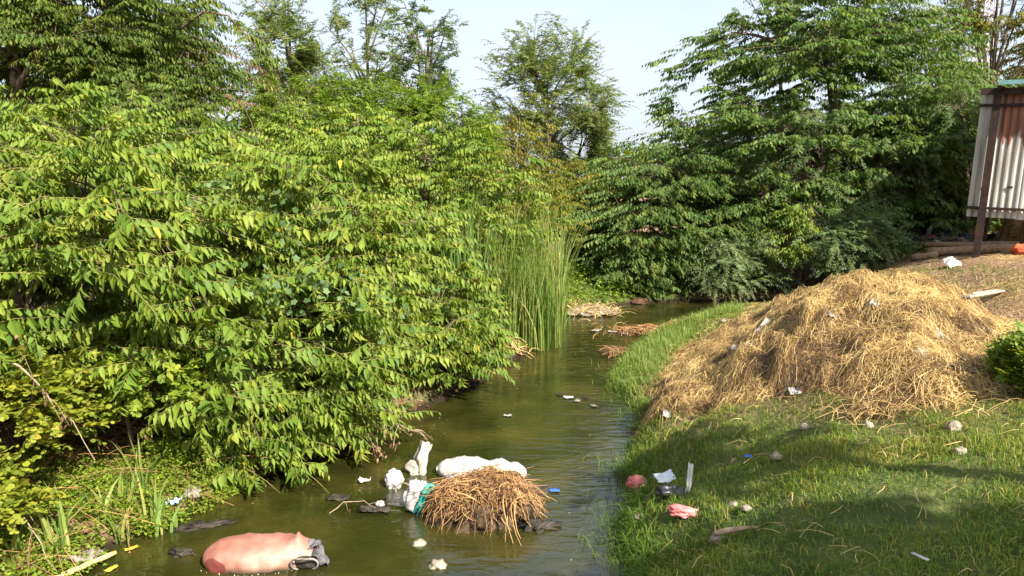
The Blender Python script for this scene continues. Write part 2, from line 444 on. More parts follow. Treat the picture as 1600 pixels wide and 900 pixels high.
def sprays(rg, P, D, L, K, llen, lwid, droop=.25, hang=.8, side=.6, fwd=.45, jit=.25, facing='D', bias=0.0, wj=.3, hj=.3):
    """N twigs at P along D, K leaves on each; returns leaf arrays and twig polylines"""
    N = len(P)
    s = (np.arange(K) + .6) / K
    s = s[None] + rg.normal(0, .02, (N, K))
    Z = np.array([0, 0, 1.0])
    path = lambda t: P[:, None] + D[:, None] * (L[:, None] * t)[..., None] - Z * (L[:, None] * droop * t ** 2)[..., None]
    pos = path(s)
    Dn = norm(D[:, None] - Z * (2 * droop * s)[..., None])
    sd = norm(np.cross(Dn, Z))
    sg = np.where(np.arange(K) % 2 == 0, 1, -1)[None, :, None]
    d = norm(sd * sg * side + Dn * fwd - Z * hang * (1 + rg.normal(0, hj, (N, 1, 1))) + rg.normal(0, jit, (N, K, 3)))
    w = Dn + rg.normal(0, wj, (N, K, 3))
    w = norm(w - d * np.sum(w * d, -1, keepdims=True))
    env = .65 + .5 * np.sin(np.pi * np.clip(s, 0, 1) ** .8)
    ln = llen * env * rg.uniform(.85, 1.15, (N, K)) * rg.uniform(.62, 1.15, (N, 1))
    tone = np.clip(rg.beta(1.4, 1.4, (N, 1)) * .66 + rg.uniform(0, .38, (N, K)) + bias, 0, .96)
    tone = np.where(rg.random((N, K)) < .006, .99, tone)
    LF = dict(p=pos.reshape(-1, 3), d=d.reshape(-1, 3), w=w.reshape(-1, 3), len=ln.ravel(), wid=(ln * lwid).ravel(), rnd=tone.ravel())
    tw = path(np.broadcast_to(np.linspace(0, 1, 4), (N, 4)))
    return LF, tw

def crown_points(rg, c, R, n, zmin=-.2, shell=(.6, 1.05), lobes=7, lob=.22, tier=0.0, front=0.0, under=1.0, cone=0.0, tj_=.22):
    """n targets spread through an uneven ellipsoid shell"""
    u = norm(rg.normal(size=(n * 4, 3)))
    u = u[u[:, 2] > zmin]
    if front:
        tocam = norm(np.array([0, 0, 2.5]) - c)
        keep = rg.random(len(u)) < np.clip(.35 + front * (u @ tocam) + .4, .15, 1)
        u = u[keep]
    u = u[(u[:, 2] > -.05) | (rg.random(len(u)) < under)][:n]
    lb = norm(rg.normal(size=(lobes, 3)))
    f = 1 + lob * (np.max(u @ lb.T, 1) - .75) * 2.5
    r = rg.uniform(shell[0] ** 2, shell[1] ** 2, len(u)) ** .5 * f
    P = c + u * r[:, None] * np.asarray(R)
    if cone:
        q = (P[:, 2] - P[:, 2].min()) / np.ptp(P[:, 2])
        P[:, :2] = np.asarray(c)[:2] + (P[:, :2] - np.asarray(c)[:2]) * (1.12 - cone * q)[:, None]
    if tier:
        z = P[:, 2]
        P[:, 2] = np.round(z / tier) * tier + rg.normal(0, tier * tj_, len(z)) + .08 * np.hypot(P[:, 0] - c[0], P[:, 1] - c[1]) * 0
    return P

def boughs(rg, root, top, T, arch=.25, m=5, up=.45, nmain=8):
    """curved limbs from the trunk axis (root..top) to targets T"""
    root = np.asarray(root, float); top = np.asarray(top, float)
    hz = np.clip((T[:, 2] - root[2]) / max(top[2] - root[2], .1), 0.0, 1.3) * up
    A = root + (top - root) * np.clip(hz, 0.03, .95)[:, None]
    Ln = np.linalg.norm(T - A, axis=1)
    C = (A + T) / 2 + np.array([0, 0, 1]) * (Ln * arch)[:, None] + rg.normal(0, .06, T.shape) * Ln[:, None]
    t = np.linspace(0, 1, m)[None, :, None]
    Bz = A[:, None] * (1 - t) ** 2 + 2 * C[:, None] * t * (1 - t) + T[:, None] * t ** 2
    n = len(T); nm = min(n, max(nmain, 1))
    if n > nm:                                   # the first nm are main limbs; the others fork off the nearest of them
        tj = np.linspace(.22, .88, 9)[None, :, None]
        J = (A[:nm, None] * (1 - tj) ** 2 + 2 * C[:nm, None] * tj * (1 - tj) + T[:nm, None] * tj ** 2).reshape(-1, 3)
        for i in range(nm, n):
            dd = np.linalg.norm((J - T[i]) * [1, 1, 1.3], axis=1) + .25 * np.linalg.norm(J - A[i], axis=1)
            a = J[np.argmin(dd + rg.uniform(0, .8, len(J)))]
            Lq = np.linalg.norm(T[i] - a)
            c = (a + T[i]) / 2 + np.array([0, 0, 1]) * Lq * arch + rg.normal(0, .07, 3) * Lq
            tt = t[0]
            Bz[i] = a * (1 - tt) ** 2 + 2 * c * tt * (1 - tt) + T[i] * tt ** 2
    return Bz

def bough_sprays(rg, B, per, L0, s0=.45, spread=.9, pitch=-.12, pj=.15):
    """twig origins/directions along limbs"""
    n, m, _ = B.shape
    s = np.concatenate([rg.uniform(s0, 1, (n, per - 1)), np.full((n, 1), .98)], 1)
    k = np.clip((s * (m - 1)).astype(int), 0, m - 2); f = s * (m - 1) - k
    ii = np.arange(n)[:, None]
    P = B[ii, k] * (1 - f[..., None]) + B[ii, k + 1] * f[..., None]
    T = B[ii, k + 1] - B[ii, k]
    az = np.arctan2(T[..., 1], T[..., 0])
    off = rg.uniform(.25, 1, (n, per)) * spread * np.where(rg.random((n, per)) < .5, 1, -1)
    off[:, -1] *= .2
    az = az + off
    pt = pitch + rg.normal(0, pj, (n, per))
    D = np.stack([np.cos(az) * np.cos(pt), np.sin(az) * np.cos(pt), np.sin(pt)], -1)
    L = L0 * rg.uniform(.65, 1.25, (n, per))
    return P.reshape(-1, 3), D.reshape(-1, 3), L.ravel()

def nearest_leaves(LF, limit=300, cell=16, minpx=18, box=(-20, 1620, 0, 900)):
    """the leaves that show largest: nearest one in each screen cell"""
    x, y, z = proj(LF['p'] + LF['d'] * LF['len'][:, None] * .5)
    size = LF['len'] * 1142 / np.maximum(z, .5)
    ok = (x > box[0]) & (x < box[1]) & (y > box[2]) & (y < box[3]) & (size > minpx)
    ids = np.nonzero(ok)[0]
    ids = ids[np.argsort(z[ids])]
    key = (x[ids] // cell).astype(int) * 10000 + (y[ids] // cell).astype(int)
    _, first = np.unique(key, return_index=True)
    cand = ids[first]
    cand = cand[np.argsort(-size[cand])][:limit]
    m = np.zeros(len(x), bool); m[cand] = True
    return m

_leafmesh = {}
def leaf_meshes(matkey):
    if matkey not in _leafmesh:
        L = []
        for q in range(9):
            b = MB(); tv = T_NEAR[0].copy(); tv[1:, 2] *= .6 + .1 * q
            b.add(tv, T_NEAR[1], 0, .08 + .1 * q)
            L.append(b.mesh("leaf", M[matkey]))
        b = MB(); b.add(T_NEAR[0], T_NEAR[1], 0, .99); L.append(b.mesh("leaf", M[matkey]))
        _leafmesh[matkey] = L
    return _leafmesh[matkey]

def leaf_objects(LF, parent, matkey):
    meshes = leaf_meshes(matkey)
    N3 = np.cross(LF['d'], LF['w'])
    org = np.array(parent.location)
    for i in range(len(LF['p'])):
        r = LF['rnd'][i]
        o = bpy.data.objects.new("leaf", meshes[9] if r > .97 else meshes[min(8, int(r * 9))])
        d, w, n = LF['d'][i] * LF['len'][i], LF['w'][i] * LF['wid'][i], N3[i] * LF['len'][i]
        p = LF['p'][i] - org
        mat = Matrix(((d[0], w[0], n[0], p[0]), (d[1], w[1], n[1], p[1]), (d[2], w[2], n[2], p[2]), (0, 0, 0, 1)))
        o.parent = parent
        o.matrix_basis = mat
        col.objects.link(o)

HG = "leafy shrubs along the left bank"
HEDGE_P = []
def plant(name, base, label, cat, seed, c, R, n, mat='hedge', per=6, L0=.6, K=14, llen=.13, lwid=.36, tpl=T_FAR, trunk_h=None, trunk_r=.06,
          group=None, zmin=-.2, tier=0.0, arch=.2, up=.45, droop=.25, hang=.8, side=.6, fwd=.45, jit=.25, s0=.45, spread=.9, pitch=-.12, pj=.15,
          shell=(.6, 1.05), lob=.22, leaves=0, twigs=True, front=0.0, stem='trunk', foliage='crown', nlimb=6, bias=0.0, lean=(0, 0), limb_r=.012, barkmat='bark', wj=.3, hj=.3, under=1.0, cone=0.0):
    rg = np.random.default_rng(seed)
    base = np.array([base[0], base[1], ground0(np.array([base[0]]), np.array([base[1]]))[0] if len(base) < 3 else base[2]], float)
    base[2] = max(base[2], .0)
    t = thing(name, base, label, cat, group)
    c = base + np.array(c, float); R = np.array(R, float)
    T = crown_points(rg, c, R, n, zmin, shell, tier=tier, front=front, lob=lob, under=under, cone=cone)
    T[:, 2] = np.maximum(T[:, 2], np.maximum(surf(T[:, 0], T[:, 1]), 0) + .12)
    top = c + np.array([lean[0], lean[1], R[2] * .75])
    B = boughs(rg, base, top, T, arch, up=up, nmain=max(nlimb, 6))
    P, D, L = bough_sprays(rg, B, per, L0, s0, spread, pitch, pj)
    LF, tw = sprays(rg, P, D, L, K, llen, lwid, droop, hang, side, fwd, jit, bias=bias, wj=wj, hj=hj)
    gz = np.maximum(surf(LF['p'][:, 0], LF['p'][:, 1]), 0)
    tipz = LF['p'][:, 2] + LF['d'][:, 2] * LF['len']
    LF = sub(LF, tipz > gz + .02)
    crown = MB()
    if group == HG: HEDGE_P.append(LF['p'])
    if leaves:
        mk = nearest_leaves(LF, leaves)
        leaf_objects(sub(LF, mk), t, mat)
        LF = sub(LF, ~mk)
    if tpl is T_NEAR:                            # the side turned away is built with simpler leaves
        nearer = LF['p'] @ FWD < c @ FWD
        put_leaves(crown, sub(LF, nearer), T_MID, 0); put_leaves(crown, sub(LF, ~nearer), T_FAR, 0)
    else:
        put_leaves(crown, LF, tpl, 0)
    if twigs:
        if tpl is T_NEAR:
            tubes(crown, tw[:, [0, 2, 3]], np.array([.0045, .0035, .0015]), 3, 1)
        else:                                    # far twigs: two crossed slivers
            tw = tw[:, [0, 2, 3]]; r_ = np.array([.006, .005, .002])
            o_ = norm(np.cross(tw[:, 2] - tw[:, 0], [0, .3, 1.0]))[:, None] * r_[None, :, None]
            V_ = np.stack([tw + o_, tw - o_], 2).reshape(-1, 3)
            F_ = (np.arange(len(tw))[:, None, None] * 6 + np.array([[0, 1, 3, 2], [2, 3, 5, 4]])[None]).reshape(-1, 4)
            crown.add(V_, F_, 1)
    fo = crown.build(foliage, [M[mat], M['twig']], t, origin=base)
    fo['kind'] = 'stuff'
    # trunk and the thicker limbs
    tr = MB()
    pts = base + (top - base) * np.linspace(0, 1, 7)[:, None]
    pts[1:-1, :2] += rg.normal(0, .03 * np.linalg.norm(top - base) / 3, (5, 2))
    pts[0, 2] -= .15
    tubes(tr, pts, trunk_r * np.linspace(1.25, .25, 7), 8, 0)
    tr.build(stem, M[barkmat], t, origin=base)
    lm = MB()
    big = np.zeros(len(B), bool); big[:max(nlimb, 6)] = True
    for i in np.nonzero(big)[0]:
        b_ = MB(); tubes(b_, B[i], trunk_r * np.linspace(.5, .12, B.shape[1]), 6, 0)
        b_.build("limb", M[barkmat], t, origin=base)
    tubes(lm, B[~big], limb_r * np.linspace(1, .3, B.shape[1]), 4, 0)
    lo = lm.build("twigs", M[barkmat], t, origin=base); lo['kind'] = 'stuff'
    return t
# ------------------------------------------------------------------ left bank: arching cherry shrubs over the stream
hk = dict(mat='hedge', cat='shrub', group=HG, stem='stem', foliage='foliage', trunk_h=None, front=.3, tier=.0, limb_r=.010, per=8, K=15, L0=.46, under=.5, droop=.2, pitch=.12, pj=.22, spread=1.5, lwid=.37,
          hang=.9, side=.55, fwd=.5, jit=.2, wj=.25, hj=.35, zmin=-.6, lob=.42)
def hedge(seed, base, c, R, n, label, **kw):
    a = dict(hk); a.update(kw); cat = a.pop('cat')
    return plant("shrub", base, label, cat, seed, c, R, n, **a)
hedge(11, (-4.9, 7.2), (0, 0, 1.1), (2.0, 1.8, 1.65), 205, "nearest broad-leaved shrub at the left edge, long hanging leaves above the small yellow bush", tpl=T_NEAR, leaves=300, llen=.15, L0=.54)
hedge(12, (-3.05, 8.75), (.1, -.1, .95), (1.85, 1.7, 1.6), 235, "broad-leaved shrub leaning over the water behind the pink sack", tpl=T_NEAR, leaves=300, llen=.14, L0=.48)
hedge(21, (-2.5, 7.95), (0, -.1, .38), (.95, .8, .7), 110, "low spreading shrub trailing its leaves in the water by the weed mound", tpl=T_NEAR, leaves=200, llen=.14, under=1.0, L0=.42)
hedge(22, (-1.3, 10.7), (0, -.1, .45), (.95, .9, .75), 110, "low shrub spilling over the water edge just before the reeds", tpl=T_NEAR, leaves=120, llen=.13, under=1.0, L0=.42)
hedge(13, (-2.25, 10.8), (.0, -.2, 1.1), (1.45, 1.6, 1.75), 215, "green shrub reaching to the stream just left of the tall reeds", tpl=T_NEAR, leaves=300, llen=.14)
hedge(14, (-6.2, 9.8), (0, 0, 1.5), (2.5, 2.2, 1.7), 240, "tall green shrub under the dark tree at the left edge", llen=.14, leaves=200)
hedge(15, (-4.0, 12.2), (0, 0, 1.6), (2.5, 2.2, 1.9), 250, "rounded green shrub in the middle of the left bank thicket", llen=.14, leaves=120)
hedge(16, (-1.7, 14.6), (0, 0, 1.7), (2.1, 2.0, 2.0), 180, "layered green shrub behind the reeds with drooping fronds at its top", llen=.14)
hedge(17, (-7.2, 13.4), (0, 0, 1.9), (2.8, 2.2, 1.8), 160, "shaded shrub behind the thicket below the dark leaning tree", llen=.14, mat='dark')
hedge(18, (-4.2, 16.2), (0, 0, 2.0), (2.6, 2.0, 2.0), 160, "bright shrub far back on the left below the feathery trees", llen=.14)
hedge(19, (-.4, 17.6), (0, 0, 1.6), (1.8, 1.7, 1.9), 170, "yellow green shrub far behind the reeds", llen=.13, mat='yellow', K=12)
hedge(20, (1.9, 20.8), (0, 0, 1.3), (1.7, 1.5, 1.5), 130, "yellowish shrub at the bend of the stream below the thin tree", llen=.13, mat='yellow', K=12)

# small round-leaved bushes in front of the hedge, lower left
sm = dict(tpl=T_ROUND, per=6, K=14, L0=.30, llen=.055, lwid=.8, droop=.1, hang=.1, side=.8, fwd=.3, pitch=.1, pj=.4, stem='stem', foliage='foliage', limb_r=.005, trunk_r=.02, nlimb=4)
plant("bush", (-4.3, 5.9), "low bush with tiny yellow green round leaves at the left edge", "bush", 31, (-.15, 0, .7), (.8, .65, .62), 125, mat='lime', **sm)
plant("bush", (-3.75, 6.9), "small-leaved bush tucked under the hanging shrub branches at lower left", "bush", 32, (0, 0, .65), (.8, .6, .6), 110, mat='weed', **sm)
plant("bush", (-4.1, 5.05), "sparse yellow-leaved bush at the lower left corner", "bush", 33, (0, 0, .45), (.45, .35, .42), 50, mat='lime', **sm)
plant("bush", tuple(at(1602, 618)[:2]), "dense green nettle bush at the right edge beside the straw heap", "bush", 34, (.08, 0, .15), (.27, .4, .34), 130, mat='hedge', tpl=T_ROUND, per=6, K=12, L0=.18, llen=.055, lwid=.55,
      droop=.1, hang=.2, side=.8, fwd=.2, pitch=.5, pj=.3, stem='stem', foliage='foliage', limb_r=.004, trunk_r=.012, nlimb=3)

# creeping vine with lobed blue-green leaves over the shrubs
vp = []
for (px, py, Y) in ((505, 440, 8.9), (470, 470, 8.6), (540, 425, 9.3), (420, 425, 8.2), (610, 520, 9.6), (350, 300, 9.5), (580, 470, 9.2), (440, 330, 9.6)):
    HX_, HY_, HZ_ = proj(np.concatenate(HEDGE_P)) if len(vp) == 0 else (HX_, HY_, HZ_)
    k_ = (np.abs(HX_ - px) < 14) & (np.abs(HY_ - py) < 14); d = ray(px, py); p = CAM + d * (np.min(HZ_[k_]) - .02); vp.append(p)
vt = thing("vine", (-2.6, 8.0, .3), "creeping vine with lobed blue green leaves spread over the left bank shrubs", "vine")
LFs = []
for p in vp:
    n = 32
    q = p + rng.normal(0, 1, (n, 3)) * np.array([.28, .12, .17])
    d = norm(rng.normal(0, .6, (n, 3)) + np.array([.2, -.3, -.4])); w = rng.normal(0, 1, (n, 3)) + np.array([1, 0, 0]); w = norm(w - d * np.sum(w * d, 1, keepdims=True))
    LFs.append(dict(p=q, d=d, w=w, len=rng.uniform(.05, .085, n), wid=rng.uniform(.05, .085, n), rnd=rng.random(n)))
LF = {k: np.concatenate([l[k] for l in LFs]) for k in LFs[0]}
b = MB(); put_leaves(b, LF, T_LOBED)
st = [np.array([-2.9, 9.0, .5])]
for p in vp:
    mid = (st[0] + p) / 2 + np.array([.1, 0, .25])
    tubes(b, np.stack([st[0], mid, p, p + [.25, -.05, -.12]]), [.006, .005, .004, .002], 4, 1)
b.build("foliage", [M['vine'], M['twig']], vt, origin=(-2.6, 8.0, .3))['kind'] = 'stuff'

# ------------------------------------------------------------------ left and centre background trees
LT = "trees behind the left bank"
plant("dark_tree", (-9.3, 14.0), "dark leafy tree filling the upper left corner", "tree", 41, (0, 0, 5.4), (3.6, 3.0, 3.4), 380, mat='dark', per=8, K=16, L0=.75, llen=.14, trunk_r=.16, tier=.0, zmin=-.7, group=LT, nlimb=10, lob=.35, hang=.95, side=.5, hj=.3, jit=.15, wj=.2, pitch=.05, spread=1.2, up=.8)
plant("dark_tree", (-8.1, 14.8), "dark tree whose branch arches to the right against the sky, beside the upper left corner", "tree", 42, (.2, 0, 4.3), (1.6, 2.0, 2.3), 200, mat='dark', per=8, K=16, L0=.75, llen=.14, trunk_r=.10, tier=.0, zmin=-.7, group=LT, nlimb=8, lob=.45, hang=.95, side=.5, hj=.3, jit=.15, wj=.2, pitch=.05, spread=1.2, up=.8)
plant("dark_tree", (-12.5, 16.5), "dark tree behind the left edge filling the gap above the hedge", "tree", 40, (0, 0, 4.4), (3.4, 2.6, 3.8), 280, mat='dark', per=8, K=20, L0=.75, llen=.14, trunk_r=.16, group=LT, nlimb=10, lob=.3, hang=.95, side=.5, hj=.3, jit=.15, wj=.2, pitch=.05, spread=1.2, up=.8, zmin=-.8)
_pl = np.array([[-7.3, 14.8, 5.3], [-6.5, 14.7, 5.95], [-5.9, 14.6, 6.3], [-5.4, 14.5, 6.2], [-5.0, 14.45, 5.75], [-4.75, 14.4, 5.3]])
_dt = [o for o in scene.objects if o.get('label', '').startswith('dark tree whose branch')][0]; _og = np.array(_dt.location)
b = MB(); tubes(b, _pl, np.array([.035, .03, .024, .018, .012, .006]), 6, 0); b.build("limb", M['bark'], _dt, origin=_og)
_rg = np.random.default_rng(4); _P, _D, _L = bough_sprays(_rg, _pl[None], 26, .5, .35, 1.6, -.05, .25)
_LF, _tw = sprays(_rg, _P, _D, _L, 15, .14, .38, .3, 1.0, .5, .4, .2); b = MB(); put_leaves(b, _LF, T_MID); tubes(b, _tw, .004, 3, 1); b.build("foliage", [M['dark'], M['twig']], _dt, origin=_og)['kind'] = 'stuff'
plant("dry_tree", (-8.4, 19.0), "dry brownish tree showing behind the dark trees at upper left", "tree", 43, (0, 0, 4.0), (2.0, 1.4, 2.2), 150, mat='drybrown', per=6, K=10, L0=.6, llen=.1, trunk_r=.10, group=LT, nlimb=8)
fk = dict(tpl=T_SLIVER, per=8, K=22, L0=.62, llen=.12, lwid=.28, droop=.25, hang=.25, side=.8, fwd=.4, pitch=.3, pj=.45, s0=.25, trunk_r=.09, limb_r=.014, up=.75, arch=.05)
plant("feathery_tree", (-6.6, 22.5), "pale feathery tree with upright tips, left of the two sparse trees", "tree", 44, (0, 0, 4.9), (1.4, 1.3, 3.2), 150, mat='dusty', group=LT, nlimb=10, lob=.65, **{**fk, 'L0': .5})
plant("sparse_tree", (-4.6, 24.0), "thin upright tree with bare twig tips between the feathery trees", "tree", 45, (0, 0, 5.4), (1.3, 1.1, 3.0), 70, mat='dusty', group=LT, nlimb=12, lob=.5, **{**fk, 'L0': .45, 'K': 20})
plant("sparse_tree", (-2.9, 22.0), "bare-limbed tree with dark branches fanning out against the sky", "tree", 46, (.5, 0, 4.9), (1.5, 1.2, 2.2), 90, mat='blue', group=LT, nlimb=26, lob=.5, zmin=.0, **{**fk, 'L0': .3, 'K': 18, 's0': .3, 'limb_r': .02})
plant("feathery_tree", (-4.6, 19.5), "bright green feathery tree in the middle above the left bank", "tree", 47, (0, 0, 3.1), (2.3, 1.6, 2.0), 260, mat='bright', group=LT, nlimb=6, **{**fk, 'pitch': .1})
plant("feathery_tree", (-2.2, 19.0), "bright green feathery bush-like tree right of the taller one", "tree", 48, (0, 0, 2.9), (1.7, 1.4, 1.7), 200, mat='bright', group=LT, nlimb=6, **{**fk, 'pitch': .1})
plant("thin_tree", (1.25, 25.0), "airy thin-crowned tree standing alone against the sky in the middle", "tree", 49, (0, 0, 4.2), (2.1, 1.7, 2.7), 230, mat='dusty', group=LT, nlimb=14, lob=.45, **{**fk, 'per': 7, 'K': 26, 'trunk_r': .07})
plant("thin_tree", (2.2, 26.0), "lower airy tree with drooping tips just left of the big right bank tree", "tree", 50, (.2, 0, 2.9), (1.5, 1.4, 2.0), 150, mat='dusty', group=LT, nlimb=10, lob=.45, **{**fk, 'per': 7, 'K': 26, 'trunk_r': .06})
plant("yellow_shrub", (.2, 20.5), "yellow leaved shrub between the reeds and the thin tree", "shrub", 51, (0, 0, 2.4), (1.3, 1.0, 2.2), 110, mat='yellow', per=6, K=12, L0=.45, llen=.12, stem='stem', foliage='foliage')

# ------------------------------------------------------------------ right bank trees
plant("big_tree", (9.2, 22.5), "large layered green tree towering over the right bank", "tree", 61, (.35, -.4, 1.9), (5.2, 4.2, 5.7), 940, mat='rtree', per=9, K=11, L0=.62, llen=.18, trunk_r=.2, tier=.8, shell=(.55, 1.05), nlimb=16, front=.25, zmin=-.2, lob=.2, pitch=.03, pj=.12, hang=.75, hj=.3, jit=.22, wj=.25, lwid=.44, arch=.1, cone=.15, up=.8, spread=1.3)
plant("low_tree", (4.4, 20.6), "lower layered tree overhanging the dark pool at the bend", "tree", 62, (-.2, -.2, 1.5), (2.3, 1.8, 1.8), 300, mat='rtree', per=8, K=14, L0=.75, llen=.15, trunk_r=.08, tier=.6, nlimb=8, front=.2, zmin=-.8, pitch=.0, pj=.07, hang=.75, hj=.2, jit=.15, wj=.2, lwid=.42, arch=.08, lob=.3)
bk = dict(tpl=T_SLIVER, per=8, K=24, L0=.55, llen=.095, lwid=.24, droop=.4, hang=.35, side=.8, fwd=.4, pitch=-.1, pj=.4, s0=.35)
plant("acacia_tree", (8.4, 19.8), "blue green fine-leaved tree hanging in front of the large layered tree", "tree", 63, (0, .3, 2.9), (3.2, 1.5, 1.7), 200, mat='blue', trunk_r=.09, nlimb=8, lob=.35, zmin=-.6, **bk)
plant("acacia_tree", (12.2, 19.5), "fine-leaved green tree beside the shed wall", "tree", 64, (-.4, .2, 2.3), (2.0, 1.5, 1.9), 190, mat='blue', trunk_r=.09, nlimb=8, lob=.35, zmin=-.6, **bk)
plant("acacia_bush", (6.0, 18.9), "pale blue green feathery bush at the water edge, left one of two", "bush", 65, (0, 0, .85), (1.25, .9, 1.0), 130, mat='blue', trunk_r=.03, stem='stem', foliage='foliage', nlimb=4, bias=.4, zmin=-.5, **{**bk, 'pitch': .3})
plant("acacia_bush", (8.3, 18.0), "pale blue green feathery bush behind the top of the straw heap", "bush", 66, (0, 0, .8), (1.15, .8, 1.05), 130, mat='blue', trunk_r=.03, stem='stem', foliage='foliage', nlimb=4, bias=.1, zmin=-.5, **{**bk, 'pitch': .3})
plant("green_bush", (7.4, 18.6), "leafy light green bush between the two feathery bushes", "bush", 67, (0, 0, 1.3), (.9, .7, 1.4), 110, mat='hedge', per=6, K=12, L0=.4, llen=.11, stem='stem', foliage='foliage', trunk_r=.03, nlimb=4)
plant("big_tree", (16.0, 23.5), "dense dark tree behind the shed", "tree", 68, (0, 0, 2.3), (3.6, 2.6, 2.0), 230, mat='rtree', per=8, K=14, L0=.8, llen=.15, trunk_r=.14, tier=.55, nlimb=8, zmin=-.5)
for i_, (bx_, by_, lab_) in enumerate(((11.6, 20.6, "dark shrub filling the gap left of the shed"), (14.6, 20.4, "dark shrub directly behind the shed wall"), (17.6, 20.8, "dark shrub behind the shed at the right edge"))):
    plant("shrub", (bx_, by_), lab_, "shrub", 75 + i_, (0, 0, 1.2), (1.9, 1.3, 1.7), 160, mat='dark', per=7, K=16, L0=.6, llen=.14, stem='stem', foliage='foliage', zmin=-.8, group="dark shrubs behind the shed")
plant("bank_shrub", (3.4, 19.5), "leafy shrub drooping to the far waterline of the pool, left one", "shrub", 78, (0, -.2, .5), (1.2, .8, .9), 150, mat='rtree', per=7, K=16, L0=.5, llen=.13, stem='stem', foliage='foliage', zmin=-.8, hang=.9, lwid=.42, trunk_r=.03, nlimb=4)
plant("bank_shrub", (5.6, 19.8), "leafy shrub drooping to the far waterline of the pool, right one", "shrub", 79, (0, -.2, .5), (1.3, .8, .9), 150, mat='rtree', per=7, K=16, L0=.5, llen=.13, stem='stem', foliage='foliage', zmin=-.8, hang=.9, lwid=.42, trunk_r=.03, nlimb=4)
BT = "trees beyond the shed"
plant("tall_tree", (18.0, 28.5), "yellow green tree with an open crown above the shed roof", "tree", 69, (.3, 0, 6.6), (2.3, 1.6, 3.0), 120, mat='yellow', per=7, K=12, L0=.7, llen=.16, trunk_r=.11, nlimb=12, lob=.5, group=BT)
plant("tall_tree", (21.5, 29.0), "yellow green tree cut by the right edge above the shed", "tree", 70, (0, 0, 5.4), (2.3, 1.8, 4.2), 190, mat='yellow', per=7, K=12, L0=.7, llen=.16, trunk_r=.12, nlimb=10, lob=.4, group=BT)
plant("tall_tree", (16.0, 28.0), "lower yellowish tree between the big tree and the open-crowned one", "tree", 71, (0, 0, 4.8), (1.9, 1.5, 3.0), 130, mat='dusty', per=7, K=12, L0=.7, llen=.15, trunk_r=.10, nlimb=8, lob=.4, group=BT)
plant("bare_tree", (9.3, 25.0), "leafless branches showing above the big tree top", "tree", 72, (-.6, 0, 8.0), (1.3, 1.0, 2.3), 40, mat='dusty', nlimb=30, lob=.5, zmin=0, **{**fk, 'trunk_r': .09, 'L0': .3, 'K': 3, 'per': 3})

# the tree outside the frame whose shade falls on the grass
Sn = np.array(S)
for px_, py_, Rr_, n_, per_, lab_, sd_ in ((1500, 930, (1.45, .9, .35), 300, 7, "broad dense tree outside the picture whose shade lies on the grass at lower right", 73), (985, 765, (.5, .5, .3), 16, 6, "thin-crowned tree outside the picture throwing dappled shade on the grass", 74)):
    c_ = at(px_, py_) + Sn * (4.9 / Sn[2])
    b_ = np.array([c_[0] + 1.6, c_[1] - .9]); z_ = ground0(b_[:1], b_[1:])[0]
    plant("shade_tree", b_, lab_, "tree", sd_, (c_[0] - b_[0], c_[1] - b_[1], c_[2] - z_), Rr_, n_, mat='dark', per=per_, K=16, L0=.5, llen=.14, trunk_r=.13, nlimb=8, lob=.3, zmin=-.7, up=.85, lwid=.45)

# far-off wood that closes the view between the trunks
b = MB(); n = 19000
fx = rng.uniform(-90, 110, n); fy = 46 + 8 * rng.random(n) + .02 * np.abs(fx)
hh = 5.0 + 2.2 * fbm(fx * .12, fx * 0 + 3, 5) + 1.0 * fbm(fx * .5, fx * 0, 6)
fz = 1 + np.maximum(hh, .6) * rng.random(n) ** .7
P = np.stack([fx, fy, fz], 1)
LF = dict(p=P, d=norm(rng.normal(0, 1, (n, 3)) + [0, 0, -.4]), w=None, len=rng.uniform(.5, 1.1, n), wid=rng.uniform(.4, .75, n), rnd=rng.random(n))
w = rng.normal(0, 1, (n, 3)); LF['w'] = norm(w - LF['d'] * np.sum(w * LF['d'], 1, keepdims=True))
put_leaves(b, LF, T_FAR)
tag(b.build("distant_wood", M['dark']), kind='stuff')
# ------------------------------------------------------------------ straw heap
hx = np.arange(.9, 7.0, .05); hy = np.arange(5.6, 13.6, .05)
HX, HY = np.meshgrid(hx, hy)
dh, _, ih = seg_dist(HX.ravel(), HY.ravel(), HEAP)
hh = heap_h(HX.ravel(), HY.ravel())
keep = (np.where(ih, dh, -dh) > -.35).reshape(HX.shape)
zz = ground0(HX.ravel(), HY.ravel()) + hh + np.where(hh <= 0.005, -.04, 0)
I = np.arange(HX.size).reshape(HX.shape)
kq = keep[:-1, :-1] & keep[:-1, 1:] & keep[1:, 1:] & keep[1:, :-1]
F = np.stack([I[:-1, :-1], I[:-1, 1:], I[1:, 1:], I[1:, :-1]], -1)[kq]
heap = thing("straw_heap", (4.2, 9.2, 1.0), "large golden heap of loose dry straw on the right bank", "straw heap")
b = MB(); b.add(np.stack([HX.ravel(), HY.ravel(), zz], 1), F, 0, .5)
b.build("mound", solid_mat("straw_mass", (.11, .06, .025), (.36, .23, .08), 22, .9, .2, 1.0, 45, detail=8), heap, origin=(4.2, 9.2, 1.0))

